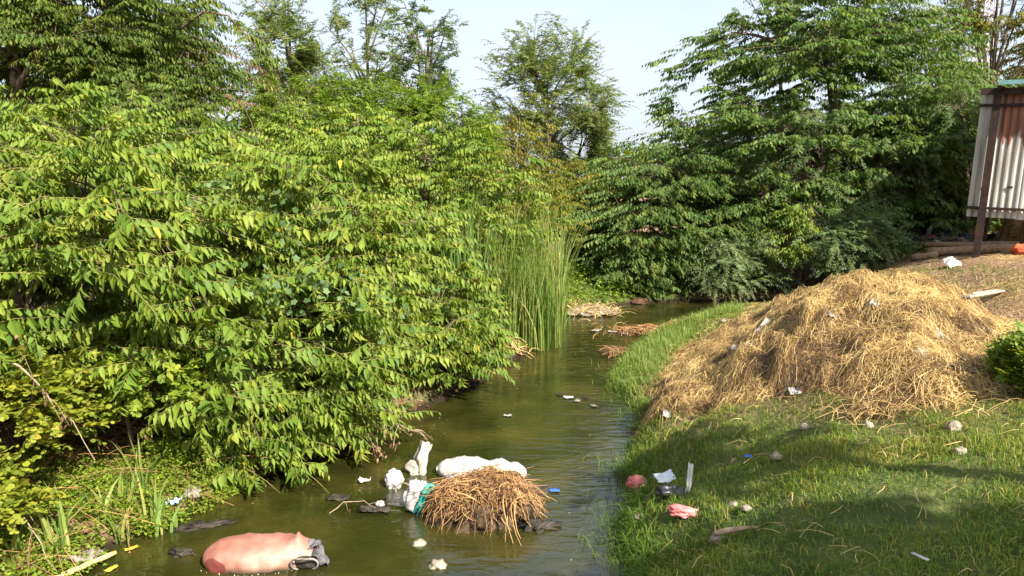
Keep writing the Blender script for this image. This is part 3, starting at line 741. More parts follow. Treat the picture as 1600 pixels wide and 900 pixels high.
def strands(P, ang, L, lift, W, rnd, f=surf, arch=.02, seg=4, tilt=.5, rg=rng):
    n = len(P); t = np.linspace(-.5, .5, seg)
    cur = rg.normal(0, .5, n)
    a = ang[:, None] + cur[:, None] * t[None]
    X = P[:, 0:1] + np.cos(a) * L[:, None] * t; Y = P[:, 1:2] + np.sin(a) * L[:, None] * t
    Z = np.stack([f(X[:, k], Y[:, k]) for k in range(seg)], 1)
    Zm = Z.mean(1, keepdims=True); Z = Zm + (Z - Zm) * .9
    Z = Z + lift[:, None] + arch * (1 - 4 * t[None] ** 2) + (rg.normal(0, tilt, n)[:, None] * t[None]) * L[:, None] * .22
    C = np.stack([X, Y, Z], -1)
    wv = np.stack([-np.sin(ang), np.cos(ang), rg.normal(0, .6, n)], 1); wv = norm(wv) * W[:, None] * .5
    V = np.stack([C + wv[:, None], C - wv[:, None]], 2).reshape(-1, 3)
    q = np.arange(seg - 1) * 2
    f0 = np.stack([q, q + 1, q + 3, q + 2], -1)
    F = (np.arange(n)[:, None, None] * seg * 2 + f0[None]).reshape(-1, 4)
    return V, F, np.repeat(rnd, seg * 2)

n = 118000
P = np.stack([rng.uniform(1.0, 6.9, n), rng.uniform(5.7, 13.4, n)], 1)
d, _, ins = seg_dist(P[:, 0], P[:, 1], HEAP)
sd = np.where(ins, d, -d) + .25 * fbm(P[:, 0] * 1.7, P[:, 1] * 1.7, 21)
P = P[(sd > -.08) | (rng.random(n) < .22 * np.exp(np.minimum(sd, 0) / .35))]
n = len(P)
e = .06
gxv = surf(P[:, 0] + e, P[:, 1]) - surf(P[:, 0] - e, P[:, 1]); gyv = surf(P[:, 0], P[:, 1] + e) - surf(P[:, 0], P[:, 1] - e)
gm = np.hypot(gxv, gyv) / (2 * e)
ang = np.arctan2(gyv, gxv) + rng.normal(0, 1, n) * (1.6 - .45 * np.clip(gm / 1.2, 0, 1)) + (vnoise(P[:, 0] * 1.5, P[:, 1] * 1.5, 77) - .5) * 2
clump = vnoise(P[:, 0] * 3.5, P[:, 1] * 3.5, 78) * .6 + vnoise(P[:, 0] * 9, P[:, 1] * 9, 79) * .4
tone = np.clip(.5 + 1.7 * (clump - .48) + rng.normal(0, .2, n), 0, 1)
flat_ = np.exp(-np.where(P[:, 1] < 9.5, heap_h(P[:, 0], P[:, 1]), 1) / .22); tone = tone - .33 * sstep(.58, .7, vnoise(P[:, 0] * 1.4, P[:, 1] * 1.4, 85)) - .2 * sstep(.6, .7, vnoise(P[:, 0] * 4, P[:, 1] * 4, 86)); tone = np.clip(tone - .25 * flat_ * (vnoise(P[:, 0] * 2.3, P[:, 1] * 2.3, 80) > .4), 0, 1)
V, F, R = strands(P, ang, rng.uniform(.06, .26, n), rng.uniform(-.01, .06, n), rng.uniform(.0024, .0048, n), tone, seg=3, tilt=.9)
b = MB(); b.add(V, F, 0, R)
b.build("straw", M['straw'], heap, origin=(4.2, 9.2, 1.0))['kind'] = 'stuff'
# tussocks: bundles that stand proud of the heap
b = MB()
for k in range(190):
    while True:
        p = np.array([rng.uniform(1.6, 6.3), rng.uniform(6.2, 12.6)])
        dd, _, ii = seg_dist(p[:1], p[1:], HEAP)
        if ii[0] and dd[0] > .1: break
    m_ = 70; q = p + rng.normal(0, .11, (m_, 2)); a0 = rng.uniform(0, 6.28)
    V, F, R = strands(q, a0 + rng.normal(0, .5, m_), rng.uniform(.09, .28, m_), rng.uniform(.0, .07, m_), rng.uniform(.0022, .0045, m_), np.clip(rng.normal(rng.uniform(.15, .85), .15, m_), 0, 1), arch=.04)
    b.add(V, F, 0, R)
b.build("straw_tussocks", M['straw'], heap, origin=(4.2, 9.2, 1.0))['kind'] = 'stuff'

# loose clump of straw lifted off the grass in front of the heap
p0 = at(1395, 640)
cl = thing("straw_clump", p0, "brown clump of straw lying in the grass in front of the heap", "straw clump")
m_ = 420; q = p0[:2] + rng.normal(0, 1, (m_, 2)) * [.26, .10]
V, F, R = strands(q, rng.normal(.3, .8, m_), rng.uniform(.2, .5, m_), rng.uniform(0, .12, m_), rng.uniform(.004, .008, m_), np.clip(rng.normal(.35, .2, m_), 0, 1), arch=.06)
b = MB(); b.add(V, F, 0, R); b.build("straw", M['straw'], cl, origin=p0)['kind'] = 'stuff'

# straw strewn over the ground behind the heap and over the grass
n = 26000
P = np.stack([rng.uniform(3.5, 12.5, n), rng.uniform(8.0, 16.5, n)], 1)
d, i_, ins = seg_dist(P[:, 0], P[:, 1], HEAP); dw, iw, wi = seg_dist(P[:, 0], P[:, 1], POLY)
P = P[~ins & ~wi & (dw > .3) & (rng.random(n) < .25 + .75 * (fbm(P[:, 0], P[:, 1], 91) > 0))]
n1 = len(P)
n = 2600
Q = np.stack([rng.uniform(.6, 6.5, n), rng.uniform(2.6, 8.6, n)], 1)
d, i_, ins = seg_dist(Q[:, 0], Q[:, 1], HEAP); dw, iw, wi = seg_dist(Q[:, 0], Q[:, 1], POLY)
Q = Q[~ins & ~wi & (rng.random(n) < .10 + .5 * sstep(2.0, 4.2, Q[:, 0]) + .5 * (fbm(Q[:, 0] * 1.3, Q[:, 1] * 1.3, 92) > .25))]
P = np.concatenate([P, Q]); n = len(P)
V, F, R = strands(P, rng.uniform(0, 6.28, n), rng.uniform(.06, .24, n), np.where(np.arange(n) < n1, rng.uniform(0, .02, n), rng.uniform(.02, .07, n)), rng.uniform(.002, .0045, n), np.clip(rng.normal(.62, .22, n), 0, 1))
b = MB(); b.add(V, F, 0, R); tag(b.build("scattered_straw", M['straw']), kind='stuff')

# ------------------------------------------------------------------ grass of the right bank
def blades(P, H, W, lean, rnd, rg, f=ground0, base=-.01):
    n = len(P); az = rg.uniform(0, 6.283, n); z = f(P[:, 0], P[:, 1]) + base
    B0 = np.stack([P[:, 0], P[:, 1], z], 1)
    dv = np.stack([np.cos(az), np.sin(az), np.zeros(n)], 1)
    wa = az + np.pi / 2 + rg.normal(0, .5, n)
    wv = np.stack([np.cos(wa), np.sin(wa), np.zeros(n)], 1) * W[:, None] * .5
    up = np.array([0, 0, 1.0])
    Mi = B0 + dv * (H * lean * .3)[:, None] + up * (H * .6)[:, None]
    Ti = B0 + dv * (H * lean)[:, None] + up * (H * (1 - .35 * lean))[:, None]
    V = np.stack([B0 - wv, B0 + wv, Mi - wv * .8, Mi + wv * .8, Ti], 1)
    F = np.array([[0, 1, 3], [0, 3, 2], [2, 3, 4]])
    F = (np.arange(n)[:, None, None] * 5 + F[None]).reshape(-1, 3)
    return V.reshape(-1, 3), F, np.repeat(rnd, 5)

def in_view(P, z, pad=60):
    x, y, zz_ = proj(np.stack([P[:, 0], P[:, 1], z], 1))
    return (zz_ > 1.5) & (x > -pad) & (x < 1600 + pad) & (y < 900 + pad)

n = 520000
P = np.stack([rng.uniform(-.4, 9.0, n), 2.0 + 15.0 * rng.random(n) ** 1.35], 1)
dw, iw, wi = seg_dist(P[:, 0], P[:, 1], POLY); dhp, _, hin = seg_dist(P[:, 0], P[:, 1], HEAP)
sdh = np.where(hin, dhp, -dhp) + .22 * fbm(P[:, 0] * 1.7, P[:, 1] * 1.7, 21)
patch = fbm(P[:, 0] * 1.1, P[:, 1] * 1.1, 51) ; fine = fbm(P[:, 0] * 4, P[:, 1] * 4, 52)
dry = sstep(8.2, 10.0, P[:, 1]) * sstep(4.2, 5.4, P[:, 0])
dens = np.clip(.6 + .7 * patch + .5 * fine, .08, 1) * (1 - .85 * dry) * (1 - sstep(-.12, .02, sdh))
ok = (iw < NR) & (~wi | (dw < .04)) & (rng.random(n) < dens)
P = P[ok]; patch = patch[ok]; fine = fine[ok]; dw = dw[ok]
v = in_view(P, ground0(P[:, 0], P[:, 1])); P = P[v]; patch = patch[v]; fine = fine[v]; dw = dw[v]
n = len(P)
edge = np.exp(-dw / .25)
H = rng.uniform(.03, .08, n) * (1 + .9 * edge + .5 * np.clip(fine, 0, 1)); W = rng.uniform(.0035, .0075, n)
far = np.clip(P[:, 1] / 7.0, 1, 2); W = W * far
tone = np.clip(.55 + .45 * patch + rng.normal(0, .14, n) - .1 * edge, 0, .86)
tone = np.where(rng.random(n) < .10 + .25 * np.clip(-patch, 0, 1), rng.uniform(.86, 1, n), tone)
V, F, R = blades(P, H, W, np.clip(rng.normal(.65, .35, n), 0, 1.5), tone, rng)
b = MB(); b.add(V, F, 0, R); tag(b.build("grass", M['grass'], smooth=False), kind='stuff')
print("grass blades", n)

# taller bright grass on the tip by the narrows and along the water line
n = 26000
P = np.stack([rng.uniform(.9, 5.0, n), rng.uniform(9.3, 16.8, n)], 1)
dw, iw, wi = seg_dist(P[:, 0], P[:, 1], POLY); dhp, _, hin = seg_dist(P[:, 0], P[:, 1], HEAP)
ok = (iw < NR) & (~wi | (dw < .08)) & (dw < .9) & (~hin | (dhp < .1))
P = P[ok]; n = len(P)
V, F, R = blades(P, rng.uniform(.10, .28, n), rng.uniform(.006, .011, n), np.clip(rng.normal(.7, .35, n), 0, 1.5), np.clip(rng.normal(.68, .16, n), 0, .9), rng)
b = MB(); b.add(V, F, 0, R); tag(b.build("long_grass", M['reed'], smooth=False), kind='stuff')
n = 9000
k = rng.integers(2, 12, n); t = rng.random(n); A = np.array(RIGHT)
P = A[k] * (1 - t[:, None]) + A[k + 1] * t[:, None] + rng.normal(0, 1, (n, 2)) * np.where(rng.random((n, 1)) < .25, .2, .07) + [.04, 0]
P = P[fbm(P[:, 0] * 3, P[:, 1] * 3, 61) > -.15]; n = len(P)
V, F, R = blades(P, rng.uniform(.07, .23, n), rng.uniform(.004, .008, n), np.clip(rng.normal(.9, .4, n), 0, 1.6), np.clip(rng.normal(.35, .18, n), 0, .85), rng, f=lambda x, y: np.maximum(ground0(x, y), -.03))
b = MB(); b.add(V, F, 0, R); tag(b.build("water_edge_grass", M['grass'], smooth=False), kind='stuff')

# ------------------------------------------------------------------ left bank: creeping weeds, leaf litter
def ground_leaves(P, h, size, rnd, rg, f=surf):
    n = len(P); z = f(P[:, 0], P[:, 1])
    p = np.stack([P[:, 0], P[:, 1], np.maximum(z, 0) + h], 1)
    d = norm(np.concatenate([rg.normal(0, 1, (n, 2)), rg.normal(0, .35, (n, 1))], 1)); w = rg.normal(0, 1, (n, 3)) * [1, 1, .4]
    w = norm(w - d * np.sum(w * d, 1, keepdims=True))
    return dict(p=p, d=d, w=w, len=size, wid=size * rg.uniform(.55, .8, n), rnd=rnd)
WEED = [(-4.0, 5.3, .7, .7, .16), (-3.5, 6.0, .6, .6, .2), (-3.25, 6.9, .45, .45, .3), (-3.05, 7.4, .35, .4, .34), (-4.4, 6.2, .7, .6, .2), (-2.95, 7.0, .2, .25, .2)]
Ps, hs = [], []
for (cx, cy, sx, sy, top) in WEED:
    q = rng.normal(0, .62, (7500, 2)) * [sx, sy]; r = np.hypot(q[:, 0] / sx, q[:, 1] / sy)
    q = q[r < 1.5]; r = r[r < 1.5]
    Ps.append(q + [cx, cy]); hs.append(top * np.exp(-r ** 2) * rng.random(len(q)) ** .5)
P = np.concatenate(Ps); h = np.concatenate(hs)
dw, iw, wi = seg_dist(P[:, 0], P[:, 1], POLY); ok = ~wi | (dw < .18)
ok &= (fbm(P[:, 0] * 4, P[:, 1] * 4, 66) > -.35)
P = P[ok]; h = h[ok]; n = len(P)
LF = ground_leaves(P, h, rng.uniform(.02, .042, n), np.clip(rng.normal(.55, .25, n), 0, 1), rng)
b = MB(); put_leaves(b, LF, T_FAR)
tag(b.build("creeping_weeds", M['weed']), kind='stuff')
n = 9000
P = np.stack([rng.uniform(-.2, 3.2, n), rng.uniform(15.5, 21, n)], 1); dw, iw, wi = seg_dist(P[:, 0], P[:, 1], POLY)
P = P[~wi & (iw >= NR) & (fbm(P[:, 0] * 2, P[:, 1] * 2, 68) > -.3)]; n = len(P)
LF = ground_leaves(P, rng.uniform(.02, .4, n) * (.4 + vnoise(P[:, 0] * 2, P[:, 1] * 2, 69)), rng.uniform(.05, .11, n), np.clip(rng.normal(.4, .25, n), 0, 1), rng)
b = MB(); put_leaves(b, LF, T_FAR); tag(b.build("far_bank_weeds", M['weed']), kind='stuff')
n = 30000
P = np.stack([rng.uniform(-6.5, .8, n), rng.uniform(4.0, 14, n)], 1)
dw, iw, wi = seg_dist(P[:, 0], P[:, 1], POLY); P = P[(iw >= NR) & ~wi & (dw > .0)]; n = len(P)
LF = ground_leaves(P, rng.uniform(0, .05, n), rng.uniform(.03, .09, n), rng.random(n), rng)
b = MB(); put_leaves(b, LF, T_FAR); tag(b.build("leaf_litter", M['litter']), kind='stuff')
# thin dead twigs lying over the left bank
n = 260
P = np.stack([rng.uniform(-5.2, -2.6, n), rng.uniform(5.0, 7.6, n)], 1)
dw, iw, wi = seg_dist(P[:, 0], P[:, 1], POLY); P = P[~wi]; n = len(P)
a = rng.normal(2.6, .7, n); L = rng.uniform(.3, 1.1, n); t = np.linspace(-.5, .5, 5)
z = np.maximum(ground0(P[:, 0], P[:, 1]), 0) + rng.uniform(.05, .28, n)
C = np.stack([P[:, :1] + np.cos(a)[:, None] * L[:, None] * t, P[:, 1:] + np.sin(a)[:, None] * L[:, None] * t, z[:, None] + rng.normal(0, .25, (n, 1)) * L[:, None] * t + .04 * (1 - 4 * t ** 2)], -1)
b = MB(); tubes(b, C, np.array([.003, .0028, .0025, .002, .001]), 4, 0, rng.random(n) * .8); tag(b.build("fallen_twigs", M['stalk']), kind='stuff')

# ------------------------------------------------------------------ reeds
def reed_blades(rg, p, n, spread, h, w, lean=.25, seg=5):
    q = p[None] + np.concatenate([np.clip(rg.normal(0, 1, (n, 2)), -1.5, 1.5) * spread, np.zeros((n, 1))], 1)
    az = rg.uniform(0, 6.283, n); H = h * rg.uniform(.38, 1.05, n); ln = np.abs(rg.normal(0, lean, n))
    t = np.linspace(0, 1, seg)
    dv = np.stack([np.cos(az), np.sin(az)], 1)
    C = np.zeros((n, seg, 3)); C[:, :, :2] = q[:, None, :2] + dv[:, None] * (H * ln)[:, None, None] * (t ** 2)[None, :, None]
    C[:, :, 2] = q[:, 2:3] + H[:, None] * (t - .25 * ln[:, None] * t ** 3)
    wa = az + np.pi / 2 + rg.normal(0, .8, n); prof = np.array([.8, 1, .9, .6, .05]) if seg == 5 else np.linspace(1, .05, seg)
    wv = np.stack([np.cos(wa), np.sin(wa), 0 * wa], 1)[:, None] * (w * rg.uniform(.7, 1.3, n))[:, None, None] * prof[None, :, None] * .5
    V = np.stack([C - wv, C + wv], 2)
    f0 = np.arange(seg - 1) * 2; f0 = np.stack([f0, f0 + 1, f0 + 3, f0 + 2], -1)
    return V, f0

def reed_clump(p, label, n, spread, h, w, lean, seed, cat="reeds", single=False, tone=(.45, .2), group=None):
    rg = np.random.default_rng(seed)
    t = thing("reed_clump", p, label, cat, group)
    V, f0 = reed_blades(rg, np.asarray(p, float), n, np.asarray(spread), h, w, lean)
    rn = np.clip(rg.normal(tone[0], tone[1], n), 0, 1)
    if single:
        for i in range(n):
            b = MB(); b.add(V[i].reshape(-1, 3), f0, 0, rn[i]); b.build("blade", M['reed'], t, origin=p)
    else:
        F = (np.arange(n)[:, None, None] * V.shape[1] * 2 + f0[None]).reshape(-1, 4)
        b = MB(); b.add(V.reshape(-1, 3), F, 0, np.repeat(rn, V.shape[1] * 2)); b.build("blades", M['reed'], t, origin=p)['kind'] = 'stuff'
    return t
reed_clump((-.16, 13.5, .05), "tall dense green reeds standing at the narrows of the stream", 1000, (.70, .4), 2.95, .0145, .26, 81, tone=(.62, .26))
reed_clump((.42, 13.25, -.02), "shorter reeds with yellowed feet in the water at the front of the tall reeds", 150, (.16, .14), 1.9, .02, .14, 82, tone=(.55, .2))
reed_clump((-.85, 12.2, .3), "slender reed tuft rising among the shrubs left of the tall reeds", 170, (.20, .2), 2.95, .02, .10, 83, tone=(.35, .15))
reed_clump((.95, 15.6, .0), "thin reeds leaning out beside the gravel spit", 90, (.2, .3), .9, .012, .5, 84, tone=(.6, .2))
reed_clump((.2, 15.6, .3), "brown dry reeds behind the tall green reeds", 260, (.55, .4), 2.9, .012, .35, 85, tone=(.97, .03))
G = "cattail tufts on the left mud bank"
for i, (px, py, h, nb, lab) in enumerate((
        (96, 862, .62, 15, "tallest cattail tuft on the left bank, beside the grey rag"),
        (152, 815, .5, 11, "thin cattail tuft behind the one by the grey rag"),
        (190, 850, .36, 10, "short leaning cattail tuft at the water line behind the bamboo pole"),
        (195, 800, .48, 14, "pale yellow cattail tuft in the middle of the left bank"),
        (240, 828, .55, 14, "cattail tuft beside the white plastic wad"),
        (222, 775, .6, 12, "cattail tuft standing furthest from the water below the hanging leaves"),
        (262, 832, .32, 6, "small cattail sprout standing in the water"),
        (30, 895, .45, 8, "cattail tuft in the lower left corner"))):
    p = at(px, py, 0, ground0)
    reed_clump(p, lab, int(nb * 1.5), (.05, .05), h, .027, .45, 200 + i, "cattail", True, (.72, .18), G)

# specks, leaf bits and scum on the water
n = 900
P = np.stack([rng.uniform(-3.6, 1.8, n), rng.uniform(4.5, 16.5, n)], 1)
dw, iw, wi = seg_dist(P[:, 0], P[:, 1], POLY)
P = P[wi & (rng.random(n) < .12 + np.exp(-dw / .25) + .5 * (fbm(P[:, 0] * 1.2, P[:, 1] * .8, 71) > .3))]; n = len(P)
LF = ground_leaves(P, .006, rng.uniform(.012, .05, n) * rng.uniform(.5, 1, n), rng.random(n), rng, f=lambda x, y: 0 * x)
LF['d'][:, 2] *= .1; LF['d'] = norm(LF['d']); LF['w'][:, 2] *= .1; LF['w'] = norm(LF['w'])
b = MB(); put_leaves(b, LF, T_FAR); tag(b.build("floating_specks", M['litter']), kind='stuff')
# ------------------------------------------------------------------ small things: sacks, bags, scraps, stones
def N3(p, s): return mnoise.noise(Vector((p[0] * s, p[1] * s, p[2] * s)))
def ico(sub_=3):
    import bmesh
    bm = bmesh.new(); bmesh.ops.create_icosphere(bm, subdivisions=sub_, radius=1.0)
    v = np.array([q.co[:] for q in bm.verts]); f = np.array([[q.index for q in t.verts] for t in bm.faces]); bm.free()
    return v, f
ICO3, ICO4 = ico(3), ico(4)
def rotz(v, a):
    c, s = math.cos(a), math.sin(a); return v @ np.array([[c, s, 0], [-s, c, 0], [0, 0, 1]])
def lump(size, seed, amp=.25, freq=1.6, ridged=.0, sub_=3, flat=-.6, rot=0.0):
    """crumpled closed body: displaced sphere with creases"""
    v, f = (ICO4 if sub_ == 4 else ICO3); o = np.array([seed * 3.7, seed * 1.3, seed * 7.1])
    r = np.array([1 + amp * (N3(p + o, freq) + .5 * N3(p + o, freq * 2.3)) - ridged * abs(N3(p + o + 9, freq * 2.2)) for p in v])
    w = v * r[:, None]
    w[:, 2] = np.maximum(w[:, 2], flat)
    return rotz(w * np.asarray(size), rot), f
def sheet(size, seed, n=18, amp=.25, freq=2.0, curl=0.0, thick=.003, rot=0.0, taper=0.0):
    """creased sheet with a thin back face"""
    u = np.linspace(-1, 1, n); U, Vv = np.meshgrid(u, u); o = seed * 5.3
    r = np.array([[N3((a * 1.0 + o, b * 1.0 - o, o), freq) + .6 * abs(N3((a + o, b, -o), freq * 2)) for a, b in zip(q, w)] for q, w in zip(U, Vv)])
    edge = np.array([[.16 * N3((a * 2 + o, b * 2, 3 + o), 1.3) for a, b in zip(q, w)] for q, w in zip(U, Vv)])
    X = U * (1 + edge) * (1 - taper * (Vv + 1) / 2); Y = Vv * (1 + edge)
    Z = r * amp + curl * (U ** 2)
    top = np.stack([X.ravel() * size[0], Y.ravel() * size[1], Z.ravel() * size[2]], 1)
    bot = top - [0, 0, thick]
    I = np.arange(n * n).reshape(n, n)
    F = np.stack([I[:-1, :-1], I[:-1, 1:], I[1:, 1:], I[1:, :-1]], -1).reshape(-1, 4)
    per = np.concatenate([I[0, :-1], I[:-1, -1], I[-1, :0:-1], I[:0:-1, 0]]); pn = np.roll(per, -1)
    S_ = np.stack([pn, per, per + n * n, pn + n * n], -1)
    return rotz(np.concatenate([top, bot]), rot), np.concatenate([F, F[:, ::-1] + n * n, S_])
def put(name, p, vf, mat, label, cat, group=None, M4=None):
    v, f = vf
    if M4 is not None: v = v @ np.asarray(M4).T
    b = MB(); b.add(v + np.asarray(p), f)
    return tag(b.build(name, mat, origin=p), label, cat, group)
def RX(a): c, s = math.cos(a), math.sin(a); return np.array([[1, 0, 0], [0, c, -s], [0, s, c]])
def RY(a): c, s = math.cos(a), math.sin(a); return np.array([[c, 0, s], [0, 1, 0], [-s, 0, c]])
def RZ(a): c, s = math.cos(a), math.sin(a); return np.array([[c, -s, 0], [s, c, 0], [0, 0, 1]])

white = solid_mat("white_plastic", (.38, .36, .335), (.55, .53, .50), 7, .45, .4, .9, 14, transl=.15)
grimy = solid_mat("grimy_plastic", (.17, .145, .11), (.42, .39, .33), 5, .6, .3, .8, 14)
paleblue = solid_mat("pale_plastic", (.42, .48, .54), (.56, .6, .64), 6, .4, .4, .4, 20)
black = solid_mat("black_plastic", (.01, .01, .012), (.03, .03, .032), 10, .35, .5, .4, 20)
grey = solid_mat("grey_rag", (.05, .048, .052), (.14, .13, .135), 12, .7, .3, .5, 35)
rag = solid_mat("pale_rag", (.11, .09, .065), (.27, .225, .175), 9, .85, .2, .6, 40)
pink = solid_mat("pink_cloth", (.5, .12, .12), (.66, .24, .22), 9, .8, .2, .4, 30)
teal = solid_mat("teal_ribbon", (.01, .19, .15), (.03, .32, .26), 8, .5, .4, .2, 40)
blue = solid_mat("blue_plastic", (.02, .08, .45), (.06, .16, .6), 8, .4, .4)
stone = solid_mat("stone", (.16, .135, .10), (.36, .31, .23), 7, .9, .2, .6, 25)
mudm = solid_mat("wet_debris", (.010, .009, .007), (.05, .04, .028), 12, .75, .3, 1.0, 25)
red = solid_mat("red_print", (.30, .05, .035), (.42, .11, .07), 8, .7, .25, .3, 30)

# pink woven sack floating in the stream
sackm, nt, out = mat_new("pink_sackcloth")
pb = nt.nodes.new("ShaderNodeBsdfPrincipled"); pb.inputs['Roughness'].default_value = .62
tc = nt.nodes.new("ShaderNodeTexCoord")
nz = nt.nodes.new("ShaderNodeTexNoise"); nz.inputs['Scale'].default_value = 3.2; nz.inputs['Detail'].default_value = 6
rp = ramp(nt, [(.35, (.25, .095, .068)), (.55, (.34, .165, .118)), (.72, (.43, .275, .21))])
nt.links.new(tc.outputs['Object'], nz.inputs['Vector']); nt.links.new(nz.outputs['Fac'], rp.inputs[0])
nd = nt.nodes.new("ShaderNodeTexNoise"); nd.inputs['Scale'].default_value = 11; nd.inputs['Detail'].default_value = 8; nd.inputs['Roughness'].default_value = .7; nt.links.new(tc.outputs['Object'], nd.inputs['Vector'])
dr = nt.nodes.new("ShaderNodeMapRange"); dr.inputs['From Min'].default_value = .52; dr.inputs['From Max'].default_value = .72; dr.inputs['To Max'].default_value = .55; nt.links.new(nd.outputs['Fac'], dr.inputs[0])
md = nt.nodes.new("ShaderNodeMix"); md.data_type = 'RGBA'; nt.links.new(dr.outputs[0], md.inputs[0]); nt.links.new(rp.outputs[0], md.inputs[6]); md.inputs[7].default_value = (.20, .115, .07, 1)
wv = nt.nodes.new("ShaderNodeTexWave"); wv.inputs['Scale'].default_value = 60; wv.inputs['Distortion'].default_value = 1.5
nt.links.new(tc.outputs['Object'], wv.inputs['Vector'])
bp = nt.nodes.new("ShaderNodeBump"); bp.inputs['Strength'].default_value = .15; bp.inputs['Distance'].default_value = .006
nt.links.new(wv.outputs['Fac'], bp.inputs['Height']); nt.links.new(bp.outputs[0], pb.inputs['Normal'])
# wet mud line just above the water
sx = nt.nodes.new("ShaderNodeSeparateXYZ"); nt.links.new(tc.outputs['Object'], sx.inputs[0])
ad = nt.nodes.new("ShaderNodeMath"); ad.operation = 'MULTIPLY_ADD'; ad.inputs[1].default_value = .05; nt.links.new(nz.outputs['Fac'], ad.inputs[0]); nt.links.new(sx.outputs['Z'], ad.inputs[2])
mr = nt.nodes.new("ShaderNodeMapRange"); mr.inputs['From Min'].default_value = .03; mr.inputs['From Max'].default_value = .085; nt.links.new(ad.outputs[0], mr.inputs[0])
mx = nt.nodes.new("ShaderNodeMix"); mx.data_type = 'RGBA'; nt.links.new(mr.outputs[0], mx.inputs[0]); mx.inputs[6].default_value = (.07, .06, .03, 1); nt.links.new(md.outputs[2], mx.inputs[7])
vd = nt.nodes.new("ShaderNodeVectorMath"); vd.operation = 'DISTANCE'; vd.inputs[1].default_value = (-.28, -.20, .0); nt.links.new(tc.outputs['Object'], vd.inputs[0])
m2 = nt.nodes.new("ShaderNodeMath"); m2.operation = 'MULTIPLY_ADD'; m2.inputs[1].default_value = .16; nt.links.new(nz.outputs['Fac'], m2.inputs[0]); nt.links.new(vd.outputs['Value'], m2.inputs[2])
r3 = nt.nodes.new("ShaderNodeMapRange"); r3.inputs['From Min'].default_value = .175; r3.inputs['From Max'].default_value = .183; nt.links.new(m2.outputs[0], r3.inputs[0])
m3 = nt.nodes.new("ShaderNodeMix"); m3.data_type = 'RGBA'; nt.links.new(r3.outputs[0], m3.inputs[0]); m3.inputs[6].default_value = (.15, .035, .025, 1); nt.links.new(mx.outputs[2], m3.inputs[7])
nt.links.new(m3.outputs[2], pb.inputs['Base Color']); nt.links.new(pb.outputs[0], out.inputs[0])
sp = at(405, 868, .05); sp[2] = 0
sk = thing("pink_sack", sp, "stuffed pink woven sack floating in the stream at lower left", "sack")
ns, nr = 40, 36
xs = np.linspace(-1, 1, ns); Vs = []
for i, x in enumerate(xs):
    taper = (1 - max(0, -x) ** 3.2) ** .5 if x < 0 else 1 - .42 * x ** 2.2
    wr, hr = .22 * max(taper, .05), .135 * max(taper, .05)
    if x > .8: wr *= 1 + .25 * (x - .8) / .2; hr *= 1 - .25 * (x - .8) / .2
    for j in range(nr):
        a = 2 * math.pi * j / nr
        ca, sa = math.cos(a), math.sin(a)
        y = math.copysign(abs(ca) ** .85, ca) * wr; z = math.copysign(abs(sa) ** .8, sa) * hr
        k = .022 * mnoise.noise(Vector((x * 4, y * 9, z * 9))) + -.016 * abs(mnoise.noise(Vector((x * 5 + a, y * 10, z * 10))))  + .012 * mnoise.noise(Vector((x * 9, a * 2, 3))) * (1 + 2 * max(0, x))
        ear = .12 * math.exp(-abs((x - .74) / .085) ** 1.3 - abs((a - 1.7) / .30) ** 1.3)
        Vs.append([x * .44, y * (1 + k * 4), z * (1 + k * 4) + .05 + ear])
I = np.arange(ns * nr).reshape(ns, nr); Fq = np.stack([I[:-1], I[1:], np.roll(I[1:], -1, 1), np.roll(I[:-1], -1, 1)], -1).reshape(-1, 4)
RS = RZ(.07)
b = MB(); b.add(np.array(Vs) @ RS.T, Fq); b.f.append((I[-1][None], 0)); b.f.append((I[0][::-1][None], 0))
b.build("sack_body", sackm, sk)
a = np.linspace(0, 2 * np.pi, 29)
b = MB(); C = np.stack([.105 * np.cos(a), .012 * np.sin(3 * a) - .05 * np.sin(a), .075 * np.sin(a)], 1) + [.40, -.20, .06]; tubes(b, C @ RS.T, .008, 6); b.build("hem_ring", solid_mat("sack_hem", (.14, .12, .10), (.30, .27, .24), 12, .7), sk)
v, f = lump((.095, .02, .065), 4, .1, 2.0, 0); b = MB(); b.add((v + [.40, -.165, .05]) @ RS.T, f); b.build("sack_mouth", mudm, sk)
for q, (dx, dy, dz, rz, ry, sz) in enumerate(((.47, -.02, .13, .3, .5, (.075, .05, .14)), (.50, -.08, .08, -.4, .7, (.085, .04, .12)), (.53, -.10, .03, .2, .2, (.07, .06, .10)))):
    v, f = sheet(sz, 30 + q, 12, .4, 1.5, -.5); b = MB(); b.add((v @ RY(ry).T @ RZ(rz).T + [dx, dy, dz]) @ RS.T, f); b.build("grey_flap", grey, sk)
b = MB(); n = 70
for i in range(16):
    x = rng.uniform(-.42, .36); y = -.20 * math.sqrt(max(0, 1 - (x / .47) ** 2)) - .03 - rng.uniform(0, .02)
    v, f = ico(1); b.add((v * rng.uniform(.002, .006) + [x, y, .004]) @ RS.T, f)
b.build("foam", solid_mat("foam", (.3, .28, .22), (.5, .47, .4), 9, .4), sk)['kind'] = 'stuff'

